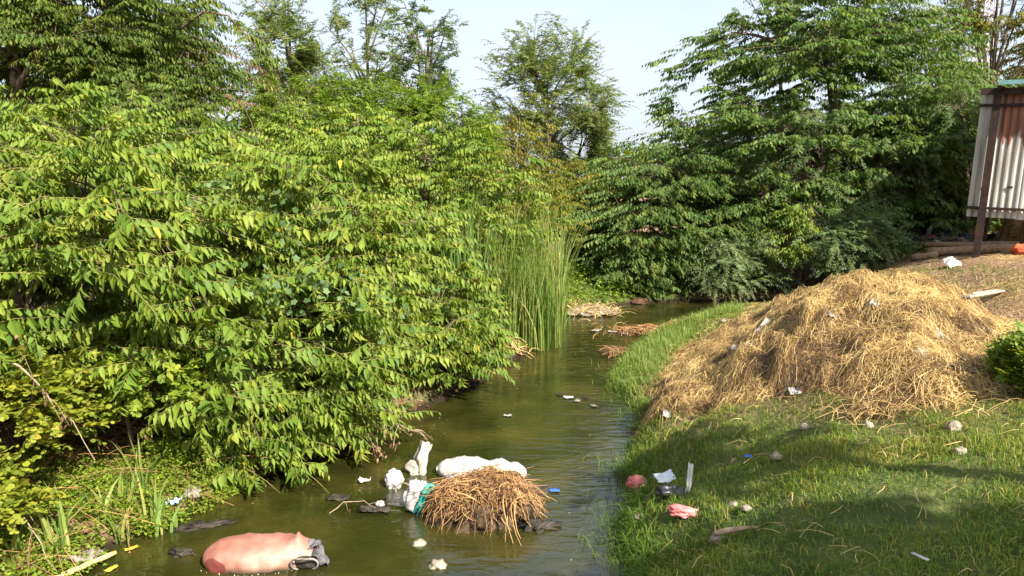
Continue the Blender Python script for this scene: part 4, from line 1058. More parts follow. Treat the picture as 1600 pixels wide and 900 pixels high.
# heap of dry stalks stranded on a white bag
bp_ = np.array([-.27, 6.35, 0.0])
bd = thing("stalk_bundle", bp_, "stranded brown bundle of dry plant stalks in the middle of the stream", "stalk bundle")
v, f = lump((.46, .33, .22), 5, .4, 2.2, 0.1, 4, -.2); b = MB(); b.add(v + [0, 0, .03], f)
b.build("core", solid_mat("wet_stalk_core", (.02, .014, .008), (.09, .055, .025), 18, .8, .3, .9, 30), bd)
n = 2200
th = rng.uniform(0, 6.283, n); rr = np.sqrt(rng.uniform(0, .8, n))
rr = np.sqrt(rng.uniform(0, 1, n))
st_ = np.stack([np.cos(th) * rr * .42 + rng.normal(0, .04, n), np.sin(th) * rr * .28 + .04, .26 * np.sqrt(np.maximum(0, 1 - rr ** 2)) + rng.uniform(-.02, .05, n)], 1)
az = np.where(rng.random(n) < .3, rng.normal(-1.6, .8, n), rng.uniform(0, 6.283, n))
L = rng.uniform(.10, .32, n); t = np.linspace(0, 1, 6); cur = rng.normal(0, .8, n)
A_ = az[:, None] + cur[:, None] * t
C = np.zeros((n, 6, 3)); C[:, :, 0] = st_[:, :1] + np.cumsum(np.cos(A_), 1) / 6 * L[:, None]; C[:, :, 1] = st_[:, 1:2] + np.cumsum(np.sin(A_), 1) / 6 * L[:, None] * .8
ell = 1 - (C[:, :, 0] / .56) ** 2 - (C[:, :, 1] / .44) ** 2
C[:, :, 2] = np.maximum(.26 * np.sqrt(np.maximum(ell, 0)) + rng.uniform(-.03, .10, (n, 1)) + .13 * fbm(C[:, :, 0] * 5, C[:, :, 1] * 5, 5), -.03) + rng.normal(0, .012, (n, 6))
loose = rng.random(n) < .4; zr_ = C[:, :1, 2] + rng.uniform(0, .05, (n, 1)) + rng.normal(-.25, .22, (n, 1)) * L[:, None] * t; C[:, :, 2] = np.where(loose[:, None], np.maximum(zr_, -.02), C[:, :, 2])
b = MB(); tubes(b, C, np.array([.0045, .0045, .0042, .004, .003, .002]), 3, 0, np.clip(rng.normal(.5, .3, n), 0, 1))
b.build("stalks", M['stalk'], bd)['kind'] = 'stuff'
b = MB()
for i in range(12):
    p = np.array([rng.uniform(-.4, .4), rng.uniform(-.3, .25), rng.uniform(.2, .32)]); a = rng.uniform(-2.9, -.2) if i < 18 else rng.uniform(0, 6.28); l = rng.uniform(.3, .5)
    q = p + np.stack([np.cos(a + .5 * t) * l * t, np.sin(a + .5 * t) * l * t * .8, .08 * t - .38 * t ** 2], 1); q[:, 2] = np.maximum(q[:, 2], .0)
    tubes(b, q, np.array([.007, .007, .006, .005, .004, .003]), 5, 0, rng.uniform(.5, 1))
b.build("thick_stalks", M['stalk'], bd)['kind'] = 'stuff'
LF = dict(p=np.array([[.07, -.27, .22], [.1, -.30, .19], [.05, -.29, .17]]), d=norm(np.array([[.3, -.6, -.3], [.5, -.5, .2], [-.3, -.6, -.5]])), w=norm(np.array([[1, .4, 0], [.5, .6, .3], [1, -.4, 0]])), len=np.array([.06, .05, .05]), wid=np.array([.045, .04, .04]), rnd=np.array([.8, .7, .9]))
LF['w'] = norm(LF['w'] - LF['d'] * np.sum(LF['w'] * LF['d'], 1, keepdims=True)); b = MB(); put_leaves(b, LF, T_NEAR); b.build("green_sprig", M['weed'], bd)

# white long bag behind the stalks
p = at(752, 744); p[2] = 0
ns, nr = 46, 24; Vs = []
for x in np.linspace(-1, 1, ns):
    e = max(.03, (1 - abs(x) ** 3.0)) ** .5; pin = 1 - .30 * math.exp(-((x - .18) / .14) ** 2) - .22 * math.exp(-((x - .62) / .1) ** 2)
    for j in range(nr):
        a = 2 * math.pi * j / nr; k = 1 + .09 * mnoise.noise(Vector((x * 5, math.cos(a) * 2, math.sin(a) * 2))) + (.16 if x > .1 else .05) * mnoise.noise(Vector((x * 14, a * 1.6, 1))) - .10 * abs(mnoise.noise(Vector((x * 9, a * 2.2, 4))))
        Vs.append([x * .47, math.cos(a) * .17 * e * pin * k - .05 * x, math.sin(a) * .15 * e * pin * k + .05])
I = np.arange(ns * nr).reshape(ns, nr); Fq = np.stack([I[:-1], I[1:], np.roll(I[1:], -1, 1), np.roll(I[:-1], -1, 1)], -1).reshape(-1, 4)
b = MB(); b.add(np.array(Vs), Fq); b.f.append((I[-1][None], 0)); b.f.append((I[0][::-1][None], 0))
o = b.build("white_sack", white); o.location = tuple(p); tag(o, "long stuffed white plastic sack floating behind the stalk bundle", "sack")
# white bag with teal ribbon at the left of the stalks
p = at(645, 800); p[2] = 0
wb = thing("white_bag", p, "white plastic bag with a teal ribbon hanging from the left of the stalk bundle", "bag")
v, f = lump((.13, .13, .20), 6, .22, 1.5, .32, 4, -.4); b = MB(); b.add(v @ RY(.25).T + [.02, .06, .10], f); b.build("bag_body", white, wb)
rb = np.array([[.02, -.05, .02], [.085, -.10, .14], [.11, -.06, .22], [.16, -.02, .27], [.24, -.03, .255], [.34, -.06, .25]])
b = MB(); tubes(b, rb, [.012, .018, .022, .022, .014, .008], 6); tubes(b, rb + [.02, -.02, -.03], [.006, .012, .014, .012, .01, .004], 6); b.build("ribbon", teal, wb)
a = np.linspace(0, 3.6, 14); b = MB(); tubes(b, np.stack([-.09 + .07 * np.cos(a), .03 + .02 * np.sin(a), .20 + .06 * np.sin(a)], 1), .009, 5); b.build("bag_handle", rag, wb)

def scr(name, px, py, vf, mat, label, cat="scrap", dz=0.0, group=None, M4=None, f=surf):
    p = at(px, py, dz, f); p[2] += dz
    return put(name, p, vf, mat, label, cat, group, M4)
scr("white_pouch", 616, 752, lump((.10, .08, .13), 8, .3, 1.4, .45, 4), white, "small crumpled white pouch standing in the water left of the white sack", "pouch", .06)
p = at(650, 738); 
pb_ = thing("clear_bag", (p[0], p[1], 0), "cloudy translucent bag sticking upright out of the water", "bag")
v, f = sheet((.11, .19, .10), 9, 18, .5, 1.2, -.6, .004, 0, .35); b = MB(); b.add(v @ RX(1.05).T @ RZ(-.5).T + [.03, 0, .15], f); b.build("bag_sheet", grimy, pb_)
v, f = lump((.10, .06, .08), 10, .35, 1.8, .2); b = MB(); b.add(v + [-.02, -.02, .05], f); b.build("bag_foot", grimy, pb_)
b = MB(); tubes(b, np.array([[.05, -.06, -.02], [.055, -.07, .07], [.04, -.05, .16]]), [.016, .014, .008], 6); b.build("stalk_stub", M['deadwood'], pb_)
scr("white_scrap", 570, 752, sheet((.06, .035, .05), 11, 12, .5, 1.5, .5), white, "small white scrap afloat left of the crumpled pouch", "scrap", .03)
scr("dark_rag", 585, 797, sheet((.14, .05, .05), 12, 14, .6, 2, .1), mudm, "dark wet rag floating left of the white bag with the ribbon", "rag", .02)
scr("pale_wad", 594, 788, lump((.045, .035, .03), 13, .3, 2), white, "small pale wad beside the dark wet rag", "wad", .015)
scr("dark_rag", 530, 778, sheet((.10, .06, .04), 14, 14, .6, 2, .1), mudm, "dark floating debris upstream of the pink sack", "rag", .015)
scr("blue_scrap", 866, 766, sheet((.05, .035, .03), 15, 10, .5, 2), blue, "blue plastic scrap caught right of the stalk bundle", "scrap", .02)
scr("debris_raft", 838, 768, lump((.20, .10, .05), 16, .6, 2.6, .6, 4), mudm, "dark wet debris trailing at the right of the stalk bundle", "debris", .0)
scr("debris_raft", 838, 822, lump((.20, .12, .05), 17, .6, 2.6, .6, 4), mudm, "dark wet debris at the front right foot of the stalk bundle", "debris", .0)
scr("stone", 655, 850, lump((.06, .05, .035), 18, .3, 2), stone, "pale stone just breaking the water below the ribbon bag", "stone", .0)
scr("stone", 684, 884, lump((.07, .06, .05), 19, .4, 2), stone, "mottled stone in the water at the bottom edge", "stone", .0)
scr("debris_raft", 285, 868, lump((.11, .05, .05), 20, .6, 2.6, .6, 4), mudm, "small dark clot of debris left of the pink sack", "debris", .0)
scr("mud_spit", 318, 822, lump((.27, .06, .035), 21, .6, 2.6, .6, 4, rot=.35), mudm, "dark muddy spit poking into the water from the left bank", "debris", .0)
for (px, py, lab) in ((352, 742, "yellow leaf afloat beside the green weed mound"), (205, 858, "yellow leaf lying at the water line by the short cattails"), (174, 889, "yellow leaf afloat beside the bamboo pole"), (455, 731, "yellow leaf afloat under the hanging branches")):
    scr("fallen_leaf", px, py, sheet((.05, .022, .012), px, 8, .5, 1.5, .3, rot=px), solid_mat("yellow_leaf", (.5, .33, .03), (.6, .42, .05), 8, .5), lab, "leaf", .012)
# bits floating in the riffle by the narrows
SG = "bits of rubbish floating in the narrows"
for i, (px, py, s, mt, lab) in enumerate(((888, 621, .07, white, "white scrap at the top of the floating line of bits"), (902, 626, .055, rag, "tan scrap in the middle of the floating line of bits"), (928, 634, .05, rag, "tan scrap at the right end of the floating line of bits"), (793, 649, .05, grimy, "lone pale film floating left of the reed reflections"), (875, 616, .06, mudm, "dark scrap at the left end of the floating line of bits"), (915, 621, .05, mudm, "dark scrap behind the tan one in the floating line"), (958, 518, .10, white, "white bundle of rubbish caught at the pool outlet"), (930, 516, .12, grimy, "pale film lying flat left of the white bundle at the pool outlet"), (975, 521, .08, white, "white scrap right of the bundle at the pool outlet"))):
    scr("floating_scrap", px, py, sheet((s, s * .7, s * .4), 40 + i, 10, .5, 1.6, .2, rot=i), mt, lab, "scrap", .015, SG)

# bamboo pole, rags and packets on the left bank
p0 = at(112, 902); p1 = at(182, 874); b = MB()
pts = np.stack([p0 + (p1 - p0) * q for q in np.linspace(-.6, 1, 9)]); pts[:, 2] = np.linspace(.03, .06, 9)
tubes(b, pts, [.022, .0245, .022, .0245, .022, .0245, .021, .022, .017], 8, cap=True)
tag(b.build("bamboo_pole", solid_mat("bamboo", (.45, .33, .12), (.58, .44, .18), 6, .5, .4), origin=pts[4]), "yellow bamboo pole lying in the water at the bottom left", "pole")
scr("grey_rag", 125, 868, sheet((.13, .10, .10), 50, 16, .6, 2, -.3), rag, "crumpled grey brown rag at the foot of the tallest cattails", "rag", .05)
scr("grey_rag", 297, 772, lump((.11, .08, .07), 51, .4, 2, .3), rag, "crumpled grey wad beside the weed mound", "rag", .03)
scr("packet", 272, 784, sheet((.06, .06, .06), 52, 12, .6, 2, .2), solid_mat("blue_white_print", (.7, .7, .7), (.15, .35, .55), 18, .4, .4, .2, 30), "crumpled blue and white packet left of the grey wad", "packet", .04)
scr("plastic_wad", 248, 815, lump((.05, .04, .07), 53, .4, 2, .3), white, "white plastic wad standing among the cattails", "wad", .03)
scr("grey_rag", 178, 823, sheet((.05, .04, .04), 54, 10, .5, 2), rag, "small dull scrap lying between the cattail tufts", "rag", .03)

# things lying in the grass on the right bank
scr("plastic_scrap", 1038, 747, sheet((.085, .055, .05), 60, 14, .3, 1.5, .3, rot=.3), paleblue, "pale blue white plastic scrap above the black bag", "scrap", .07, M4=RX(.5))
scr("black_bag", 1048, 768, lump((.13, .09, .05), 61, .4, 2, .3, 4), black, "crumpled black plastic bag in the grass", "bag", .04)
scr("plastic_strip", 1077, 748, sheet((.022, .14, .04), 62, 14, .4, 1.5, .2, rot=-.25), white, "narrow white plastic strip right of the black bag", "strip", .09, M4=RX(.75))
pc = at(992, 786); pk = thing("pink_rag", pc + [.05, -.02, .15], "crumpled pink cloth with a red and yellow tail at the water side", "rag")
v, f = lump((.10, .08, .07), 63, .35, 2, .4, 4); b = MB(); b.add(v + [-.03, .03, .04], f); b.build("cloth", pink, pk)
v, f = sheet((.11, .04, .05), 64, 14, .5, 2, -.4, rot=-.35); b = MB(); b.add(v + [.09, -.05, .05], f); o = b.build("tail", red, pk); o['label'] = "dark red trailing end"
v, f = sheet((.035, .025, .04), 65, 10, .4, 2, -.3, rot=-.5); b = MB(); b.add(v + [.02, -.075, .06], f); b.build("lining", solid_mat("cream_cloth", (.6, .4, .15), (.7, .55, .3), 8), pk)
scr("pink_rag", 1067, 800, lump((.12, .06, .05), 66, .4, 2, .4, 4, rot=-.3), pink, "flat crumpled pink cloth, right of the one with the red tail", "rag", .05)
ST = "stones lying in the grass"
for i, (px, py, s, lab) in enumerate(((1146, 789, .055, "greyish upright stone beside its paler neighbour in the grass"), (1166, 794, .05, "pale stone half sunk in the grass, right of the greyish one"), (1213, 714, .065, "rounded tan stone in the shaded grass right of the blue scrap"), (1357, 664, .06, "small stone under the brown straw clump"), (1491, 668, .08, "pale flat stone in front of the straw near the right edge"), (1256, 668, .06, "white stone left of the brown straw clump"), (1500, 706, .06, "dull stone in the sunlit grass at the right"), (1147, 720, .03, "tiny stone left of the blue scrap"), (1122, 843, .07, "broken stone with a stick beside it near the bottom"), (1000, 808, .07, "grey stone hidden in the grass below the pink cloth"))):
    scr("stone", px, py, lump((s * .8, s * .65, s * .55), 70 + i, .4, 1.5, .25), stone, lab, "stone", .02, ST, f=ground0)
scr("blue_scrap", 1168, 713, sheet((.03, .02, .03), 85, 8, .5, 2), blue, "tiny blue plastic scrap in the shaded grass", "scrap", .06)
p = at(1150, 846); b = MB(); tubes(b, p + np.array([[-.16, -.02, .06], [-.05, 0, .075], [.06, .02, .08], [.17, .05, .07]]), [.02, .022, .016, .008], 7, cap=True)
tag(b.build("broken_stick", M['deadwood'], origin=p), "thick broken stick in the grass near the bottom", "stick")
scr("plastic_strip", 1437, 871, sheet((.012, .05, .015), 86, 8, .3, 2, rot=.5), white, "short white sliver in the deep shade at lower right", "strip", .07)
for i, (px, py, lab) in enumerate(((1243, 611, "white paper at the front foot of the straw heap"), (1042, 646, "pale film at the heap's lowest left corner"), (1300, 492, "grey paper on the upper front of the heap"), (1368, 472, "pale paper near the top of the heap"), (1440, 551, "crumpled white scrap on the right slope of the heap"), (1466, 520, "long white strip of film on the right slope of the heap"), (1550, 518, "white film at the right end of the heap"), (1150, 545, "white scrap on the low left slope of the heap"), (1132, 500, "pale film along the back left rim of the heap"))):
    scr("paper_scrap", px, py, sheet((.06, .045 if i != 5 else .14, .05), 90 + i, 10, .6, 1.6, -.3, rot=i * 1.3), white if i in (0, 4) else (grimy if i % 2 else rag), lab, "scrap", .05, "scraps of paper and film on the straw", M4=RX(.5))
for (px, py, qx, qy, w, lab) in ((1172, 545, 1202, 505, .05, "grey weathered board half buried in the left slope of the straw"), (1505, 470, 1562, 459, .07, "pale weathered board lying in the dry grass right of the heap")):
    p0, p1 = at(px, py), at(qx, qy); L_ = np.linalg.norm(p1 - p0); mid = (p0 + p1) / 2 + [0, 0, .05]; b = MB()
    dd = (p1 - p0) / L_; Mx = np.stack([dd, norm(np.cross([0, 0, 1], dd)), norm(np.cross(dd, norm(np.cross([0, 0, 1], dd))))], 1)
    box(b, mid, (L_, w * 2, .025), M=Mx); tag(b.build("board", solid_mat("grey_wood", (.25, .22, .18), (.42, .38, .32), 6, .85, .2, .4, 30), smooth=False, origin=mid), lab, "board")

# dead branches hanging over the water
rg = np.random.default_rng(5)
def dead_branch(p0, p1, label, seed, r=.014, nsub=9):
    rg = np.random.default_rng(seed); p0 = np.array(p0); p1 = np.array(p1); b = MB(); t = np.linspace(0, 1, 8)[:, None]
    mid = (p0 + p1) / 2 + [0, 0, .15]; L_ = np.linalg.norm(p1 - p0)
    q = p0 * (1 - t) ** 2 + 2 * mid * t * (1 - t) + p1 * t ** 2 + rg.normal(0, .012, (8, 3)); tubes(b, q, r * np.linspace(1, .25, 8), 6, 0, .6)
    for k in range(nsub):
        i = rg.integers(2, 7); a = q[i]; dv = norm((p1 - p0) + rg.normal(0, .6, 3) * L_ + [0, 0, -.35 * L_]) * L_ * rg.uniform(.15, .4)
        s = np.stack([a, a + dv * .5 + [0, 0, .03], a + dv + [0, 0, -.05]]); tubes(b, s, r * np.array([.4, .3, .12]), 4, 0, .6)
        c = a + dv; lv = MB()
        n = 5; d = norm(rg.normal(0, .5, (n, 3)) + [0, 0, -.8]); w = rg.normal(0, 1, (n, 3)); w = norm(w - d * np.sum(w * d, 1, keepdims=True))
        put_leaves(b, dict(p=c + rg.normal(0, .03, (n, 3)), d=d, w=w, len=rg.uniform(.03, .07, n), wid=rg.uniform(.015, .03, n), rnd=rg.random(n)), T_FAR, 1)
    return tag(b.build("dead_branch", [M['deadwood'], M['litter']], origin=p0), label, "branch")
def wp(px, py, Y): d = ray(px, py); return CAM + d * (Y / d[1])
dead_branch(wp(520, 640, 7.9), wp(665, 684, 7.5), "bare dead branch reaching out over the water left of the white bags", 1)
dead_branch(wp(530, 650, 7.9), wp(598, 715, 7.6), "drooping dead twig with shrivelled leaves above the water", 2, .01)
dead_branch(wp(470, 620, 8.0), wp(610, 668, 7.7), "tangled dead branch under the hanging leaves", 3, .010, 7)
dead_branch(wp(190, 600, 6.6), wp(420, 690, 7.2), "long thin branch slanting under the shrub at lower left", 4, .012, 5)
dead_branch(wp(10, 560, 5.6), wp(150, 720, 5.6), "bare brown twig slanting down at the left edge", 6, .010, 5)
dead_branch(wp(2, 775, 5.3), wp(92, 892, 5.2), "pale dry stem leaning across the lower left corner", 7, .008, 2)
p = at(540, 800); dead_branch(p + [-.12, -.02, .02], p + [.28, .02, .03], "thin pale twig floating beside the dark wet rag", 8, .006, 2)

# gravel spit and drift debris at the pool outlet
sp_ = at(915, 486)
gs = thing("gravel_spit", sp_, "pale spit of gravel and rubbish beside the reeds at the pool outlet", "gravel spit")
b = MB(); v, f = lump((.75, .6, .10), 101, .35, 1.5, .1, 4, -.3); b.add(v, f); b.build("mound", solid_mat("spit_mud", (.13, .1, .06), (.3, .24, .16), 9, .95, .1, .7, 30), gs)
sv, sf = lump((1, .8, .6), 102, .3, 1.5, .1); sme = MB().add(sv, sf).mesh("stone", stone); sme2 = MB().add(*lump((1, .7, .7), 103, .3, 1.5, .1)).mesh("stone", grimy)
for i in range(90):
    a = rng.uniform(0, 6.283); r = math.sqrt(rng.random()); o = bpy.data.objects.new("stone", sme if i % 3 else sme2)
    o.parent = gs; s = rng.uniform(.025, .09); o.location = (r * .8 * math.cos(a), r * .62 * math.sin(a), .09 * (1 - r * r) + .01); o.scale = (s, s, s); o.rotation_euler = (0, 0, a * 3); col.objects.link(o)
def drift(p, label, n, sx, sy, h, seed, mat='stalk', tone=.5):
    rg = np.random.default_rng(seed); q = rg.normal(0, 1, (n, 2)) * [sx, sy] + p[:2]
    V, F, R = strands(q, rg.normal(.2, .9, n), rg.uniform(.15, .5, n), rg.uniform(0, h, n), rg.uniform(.008, .014, n), np.clip(rg.normal(tone, .2, n), 0, 1), f=lambda x, y: np.maximum(surf(x, y), 0), arch=.05, rg=rg)
    b = MB(); b.add(V, F, 0, R); return tag(b.build("drift_pile", M[mat], origin=p), label, "drift pile")
drift(at(1015, 521), "brown drift of dead stalks caught at the tip of the right bank", 420, .42, .16, .12, 1)
drift(at(965, 556), "small dark clump of drift in the water by the bright grass tip", 140, .12, .08, .12, 2, tone=.3)
drift(at(925, 492), "dry pale grass strewn over the gravel spit", 260, .35, .3, .18, 3, 'straw', .6)
drift(at(805, 545), "yellowed reed leaves bent over at the foot of the reeds", 36, .16, .12, .12, 4, 'straw', .55)
scr("red_soil_clod", 995, 472, lump((.34, .18, .09), 104, .5, 1.5, .2, 4), solid_mat("red_earth", (.05, .028, .018), (.11, .06, .038), 8, .95, .1, .8, 20), "reddish clod of earth at the foot of the low layered tree", "earth clod", .0)

# ------------------------------------------------------------------ shed at the right edge
SX, SY = 9.75, 15.3
gz = float(surf(np.array([SX]), np.array([SY]))[0])
sh = thing("shed", (SX, SY, gz), "open shed of white corrugated sheets with a teal roof at the right edge", "shed")
sh.rotation_euler = (0, .04, -.6)
rusty = solid_mat("rusty_steel", (.012, .008, .007), (.045, .02, .014), 10, .8, .3, .3, 30)
timber = solid_mat("dark_timber", (.05, .03, .02), (.12, .075, .05), 8, .9, .2, .4, 25, stretch=(6, 6, 1))
RH = 5.02 - gz
sheetm, nt, out = mat_new("painted_rusty_sheet")
pb = nt.nodes.new("ShaderNodeBsdfPrincipled"); pb.inputs['Roughness'].default_value = .6
tc = nt.nodes.new("ShaderNodeTexCoord"); sx = nt.nodes.new("ShaderNodeSeparateXYZ"); nt.links.new(tc.outputs['Object'], sx.inputs[0])
mp = nt.nodes.new("ShaderNodeMapping"); mp.inputs['Scale'].default_value = (9, 9, .8); nt.links.new(tc.outputs['Object'], mp.inputs[0])
nz = nt.nodes.new("ShaderNodeTexNoise"); nz.inputs['Scale'].default_value = 1.2; nz.inputs['Detail'].default_value = 5; nt.links.new(mp.outputs[0], nz.inputs['Vector'])
ma = nt.nodes.new("ShaderNodeMath"); ma.operation = 'MULTIPLY_ADD'; ma.inputs[1].default_value = 1.3; nt.links.new(nz.outputs['Fac'], ma.inputs[0]); nt.links.new(sx.outputs['Z'], ma.inputs[2])
mr = nt.nodes.new("ShaderNodeMapRange"); mr.inputs['From Min'].default_value = 2.98; mr.inputs['From Max'].default_value = 3.05; nt.links.new(ma.outputs[0], mr.inputs[0])
r1 = ramp(nt, [(.35, (.20, .18, .15)), (.5, (.36, .34, .30)), (.8, (.42, .40, .36))]); nt.links.new(nz.outputs['Fac'], r1.inputs[0])
r2 = ramp(nt, [(.3, (.10, .035, .018)), (.7, (.26, .10, .045))]); nt.links.new(nz.outputs['Fac'], r2.inputs[0])
mx = nt.nodes.new("ShaderNodeMix"); mx.data_type = 'RGBA'; gx_ = nt.nodes.new('ShaderNodeMapRange'); gx_.inputs['From Min'].default_value = .0; gx_.inputs['From Max'].default_value = .14; nt.links.new(sx.outputs['X'], gx_.inputs[0])
ml = nt.nodes.new('ShaderNodeMath'); ml.operation = 'MULTIPLY'; nt.links.new(mr.outputs[0], ml.inputs[0]); nt.links.new(gx_.outputs[0], ml.inputs[1])
nt.links.new(ml.outputs[0], mx.inputs[0]); nt.links.new(r1.outputs[0], mx.inputs[6]); nt.links.new(r2.outputs[0], mx.inputs[7])
nt.links.new(mx.outputs[2], pb.inputs['Base Color']); nt.links.new(pb.outputs[0], out.inputs[0])
def corrugated(w, h, pitch=.13, depth=.010, thick=.003):
    n = int(w / pitch * 8) + 1; x = np.linspace(0, w, n); y = depth * np.tanh(2.2 * np.cos(2 * np.pi * x / pitch))
    top = np.stack([x, y, 0 * x + h], 1); bot = np.stack([x, y, 0 * x], 1); o = np.array([0, thick, 0])
    V = np.concatenate([bot, top, bot + o, top + o]); i = np.arange(n - 1)
    F = np.concatenate([np.stack([i, i + 1, i + 1 + n, i + n], 1), np.stack([i + 2 * n + 1, i + 2 * n, i + 3 * n, i + 3 * n + 1], 1), np.stack([i + n, i + 1 + n, i + 1 + 3 * n, i + 3 * n], 1), np.stack([i + 1, i, i + 2 * n, i + 1 + 2 * n], 1)])
    return V, F
z0, hs_ = .84, 2.50
for k, x0 in enumerate((-.28, .58, 1.44, 2.30, 3.16)):
    v, f = corrugated(.88, hs_ + .02 * (k % 2)); b = MB(); b.add(v + [x0, .12 + .006 * (k % 2), z0 - .015 * k], f); b.build("wall_sheet", sheetm, sh, smooth=False)
b = MB(); box(b, (0, 0, RH / 2 - .1), (.14, .12, RH + .05)); b.build("post", rusty, sh, smooth=False)
b = MB(); box(b, (3.6, 0, RH / 2 - .1), (.11, .09, RH + .05)); b.build("post", rusty, sh, smooth=False)
for px_ in (0, 3.6):
    b = MB(); box(b, (px_ + .02, 3.0, RH / 2 - .05), (.11, .09, RH + .25)); b.build("post", rusty, sh, smooth=False)
b = MB(); box(b, (.78, 1.0, .25), (.13, .12, 1.0)); b.build("short_post", timber, sh, smooth=False)
for zz_ in (z0 + .19, z0 + hs_ - .22):
    b = MB(); box(b, (1.85, .075, zz_), (4.3, .04, .055)); b.build("rail", rusty, sh, smooth=False)
b = MB(); box(b, (1.9, 0, RH - .13), (4.4, .07, .13)); b.build("roof_beam", rusty, sh, smooth=False)
b = MB(); box(b, (1.9, 3.0, RH + .13), (4.4, .07, .13)); b.build("roof_beam", rusty, sh, smooth=False)
for px_ in (0, 1.8, 3.6):
    b = MB(); L_ = 3.9; box(b, (px_, 1.75, RH + .115), (.06, L_, .09), M=RX(.10)); b.build("rafter", rusty, sh, smooth=False)
tealroof = solid_mat("teal_roof_paint", (.10, .24, .25), (.2, .36, .36), 5, .5, .4, .2, 20)
for k in range(5):
    v, f = corrugated(.95, 4.0, .15, .016); v = v[:, [0, 2, 1]] * [1, 1, 1]; v = (v - [0, 2.0, 0]) @ RX(.10).T + [.02 + .88 * k, 1.80, RH + .20 + .006 * (k % 2)]
    b = MB(); b.add(v, f); b.build("roof_sheet", tealroof, sh, smooth=False)
b = MB(); box(b, (2.2, -.21, RH + .02), (4.4, .03, .085)); b.build("roof_edge", tealroof, sh, smooth=False)
for (dx, dz) in ((.42, 1.3), (.02, 1.3), (.9, 1.28)):
    b = MB(); box(b, (dx, .10, z0 + dz - .66), (.10, .03, .03)); b.build("bolt_plate", rusty, sh, smooth=False)

# logs, tyre, bag and rubbish in front of and under the shed
logm = solid_mat("peeled_log", (.24, .14, .08), (.4, .26, .16), 7, .85, .2, .4, 25, stretch=(2, 2, 2))
endm = solid_mat("log_end", (.26, .18, .10), (.36, .26, .15), 20, .8)
def log(p, q, r, label):
    p, q = np.array(p), np.array(q); b = MB(); t = np.linspace(0, 1, 7)[:, None]
    rr_ = r * np.array([.98, 1.02, 1, .97, 1, 1.03, .97]); tubes(b, p + (q - p) * t + np.random.default_rng(int(p[0] * 100)).normal(0, .006, (7, 3)), rr_, 12)
    k = 12; b.f.append((np.arange(k)[::-1][None], 1)); b.f.append(((np.arange(k) + 6 * k)[None], 1))
    return tag(b.build("log", [logm, endm], origin=p), label, "log", "peeled logs in front of the shed")
lp = lambda px, py, dz=.08: at(px, py, 0, ground0) + [0, 0, dz]
log(lp(1428, 393, .17), lp(1560, 397, .16) + [.8, .6, 0], .065, "long peeled log lying at the back of the log pile")
log(lp(1452, 401, .12), lp(1560, 400, .12) + [.7, .5, 0], .095, "thick dark log lying in the middle of the log pile")
log(lp(1426, 408, .08), lp(1462, 404, .08), .085, "short pale log stub with its cut end showing")
log(lp(1535, 398, .05) + [.2, .2, 0], lp(1640, 396, .05), .05, "thin pole lying across the foot of the shed post")
p = lp(1467, 381, 0); R_ = .33; a = np.linspace(-.35, np.pi + .35, 40)
p[2] += .2
ty = thing("tyre", p, "old black tyre half buried upright in the rubbish before the shed", "tyre")
b = MB(); rad = lambda k: .055 + .004 * (np.arange(40) % 2) ; tubes(b, np.stack([R_ * np.cos(a), .04 * np.cos(a), R_ * np.sin(a)], 1), rad(0), 10, cap=True); b.build("tread", solid_mat("old_rubber", (.045, .045, .047), (.09, .09, .09), 9, .6, .3, .3, 30), ty)
b = MB(); tubes(b, np.stack([(R_ - .05) * np.cos(a), .04 * np.cos(a) - .03, (R_ - .05) * np.sin(a)], 1), .014, 6); b.build("bead", black, ty)
scr("white_bag", 1490, 408, sheet((.16, .13, .12), 110, 14, .5, 1.5, -.5, rot=.2), white, "torn white plastic bag hanging beside the logs", "bag", .12, M4=RX(.6))
mats = [solid_mat("scrap_dark", (.04, .04, .045), (.1, .1, .11), 8), grimy, rag, solid_mat("scrap_blue", (.03, .08, .2), (.06, .14, .3), 8), solid_mat("scrap_red", (.2, .03, .04), (.35, .07, .08), 8), white, solid_mat("scrap_green", (.03, .09, .06), (.05, .15, .1), 8), black]
meshes = []
for i, mt in enumerate(mats):
    b = MB(); b.add(*sheet((1, .7, .5), 120 + i, 8, .6, 1.6, .3, .02)); meshes.append(b.mesh("rubbish_scrap", mt))
    b = MB(); b.add(*lump((.8, .6, .4), 140 + i, .4, 1.6, .2)); meshes.append(b.mesh("rubbish_scrap", mt))
rp_ = at(1500, 376); heapo = thing("rubbish_pile", rp_, "pile of mixed rubbish and rags under the front of the shed", "rubbish pile")
v, f = lump((1.6, 1.0, .14), 150, .3, 2.5, .2, 4, -.3); b = MB(); b.add(v, f); b.build("dirt", solid_mat("dark_dirt", (.07, .06, .05), (.2, .16, .125), 9, .95, .1, .8, 20), heapo)
for i in range(150):
    a = rng.uniform(0, 6.283); r = math.sqrt(rng.random()); o = bpy.data.objects.new("rubbish_scrap", meshes[rng.choice(16, p=np.array([4, 4, 2, 2, 2, 2, 1, 1, .6, .6, .8, .8, .8, .8, 2, 2]) / 26.400000000000006)])
    s = rng.uniform(.04, .14); o.scale = (s, s, s * .8); o.rotation_euler = (rng.normal(0, .4), rng.normal(0, .4), rng.uniform(0, 6.28)); o.parent = heapo
    o.location = (r * 1.7 * math.cos(a), r * 1.05 * math.sin(a), .13 * (1 - r * r) + .02); col.objects.link(o)
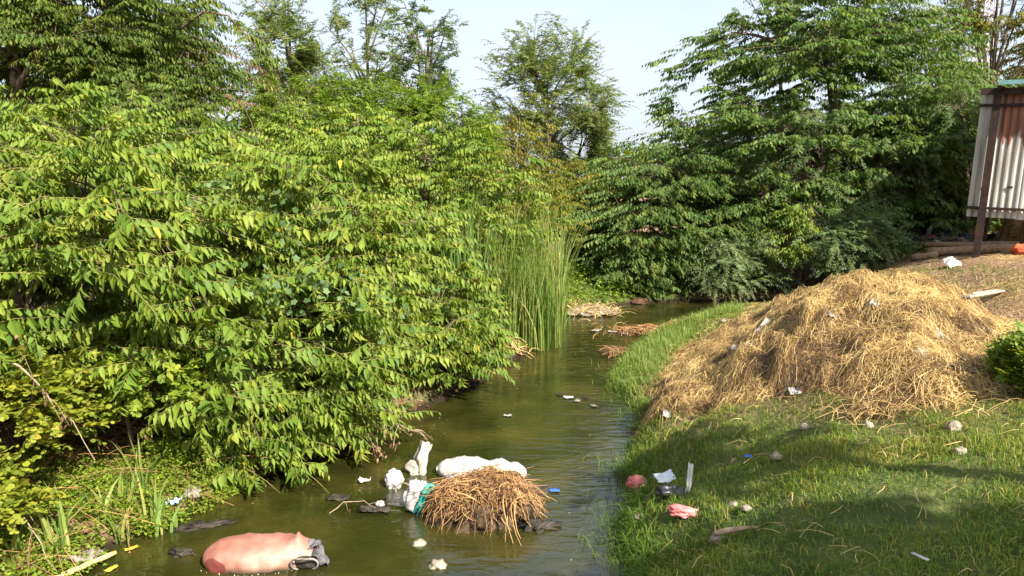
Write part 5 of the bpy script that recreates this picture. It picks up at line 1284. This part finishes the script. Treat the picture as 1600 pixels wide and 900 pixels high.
# straw under the shed and a red bundle at the frame edge
p = at(1615, 372, 0, ground0); hp = thing("hay_pile", p, "brown hay stacked under the shed at the right edge", "hay pile")
v, f = lump((.7, .6, .8), 160, .25, 1.6, .1, 4, -.1); b = MB(); b.add(v, f); b.build("mound", solid_mat("hay_mass", (.1, .055, .025), (.34, .2, .09), 20, .95, .1, 1, 40), hp)
n = 1500; u = norm(rng.normal(0, 1, (n, 3))); u[:, 2] = np.abs(u[:, 2]); q = u * [.7, .6, .8]; d = norm(rng.normal(0, 1, (n, 3))); d = norm(d - u * np.sum(d * u, 1, keepdims=True) * .8) * rng.uniform(.08, .2, n)[:, None]
b = MB(); tubes(b, np.stack([q - d + u * .02, q + u * .04, q + d + u * .01], 1), .006, 3, 0, rng.random(n) * .7); b.build("hay", M['straw'], hp)['kind'] = 'stuff'
scr("red_bundle", 1598, 392, lump((.22, .18, .16), 170, .3, 1.6, .2, 4), solid_mat("orange_red_cloth", (.35, .06, .02), (.5, .12, .04), 8, .8), "orange red bundle at the right edge below the hay", "bundle", .08, f=ground0)

# faint lattice mast far away
mp_ = np.array([56.0, 90.0, 1.0]); mt_ = thing("lattice_mast", mp_, "faint thin lattice mast far off above the trees at upper right", "mast"); steel = solid_mat("mast_steel", (.5, .42, .42), (.6, .5, .5), 4, .6)
Hm = 26.0
for (sx_, sy_) in ((-1, -1), (1, -1), (1, 1), (-1, 1)):
    b = MB(); tubes(b, np.array([[sx_ * 1.2, sy_ * 1.2, 0], [sx_ * .5, sy_ * .5, Hm]]), .09, 5); b.build("leg", steel, mt_)
b = MB(); L_ = np.linspace(0, Hm, 16)
for z1, z2 in zip(L_[:-1], L_[1:]):
    w1, w2 = 1.2 - .7 * z1 / Hm, 1.2 - .7 * z2 / Hm
    for (a0, a1) in (((-1, -1), (1, -1)), ((1, -1), (1, 1)), ((1, 1), (-1, 1)), ((-1, 1), (-1, -1))):
        tubes(b, np.array([[a0[0] * w1, a0[1] * w1, z1], [a1[0] * w2, a1[1] * w2, z2]]), .05, 4); tubes(b, np.array([[a1[0] * w1, a1[1] * w1, z1], [a0[0] * w2, a0[1] * w2, z2]]), .05, 4)
b.build("bracing", steel, mt_)
print("triangles", sum(sum(len(p.vertices) - 2 for p in me.polygons) for me in bpy.data.meshes), "objects", len(scene.objects))
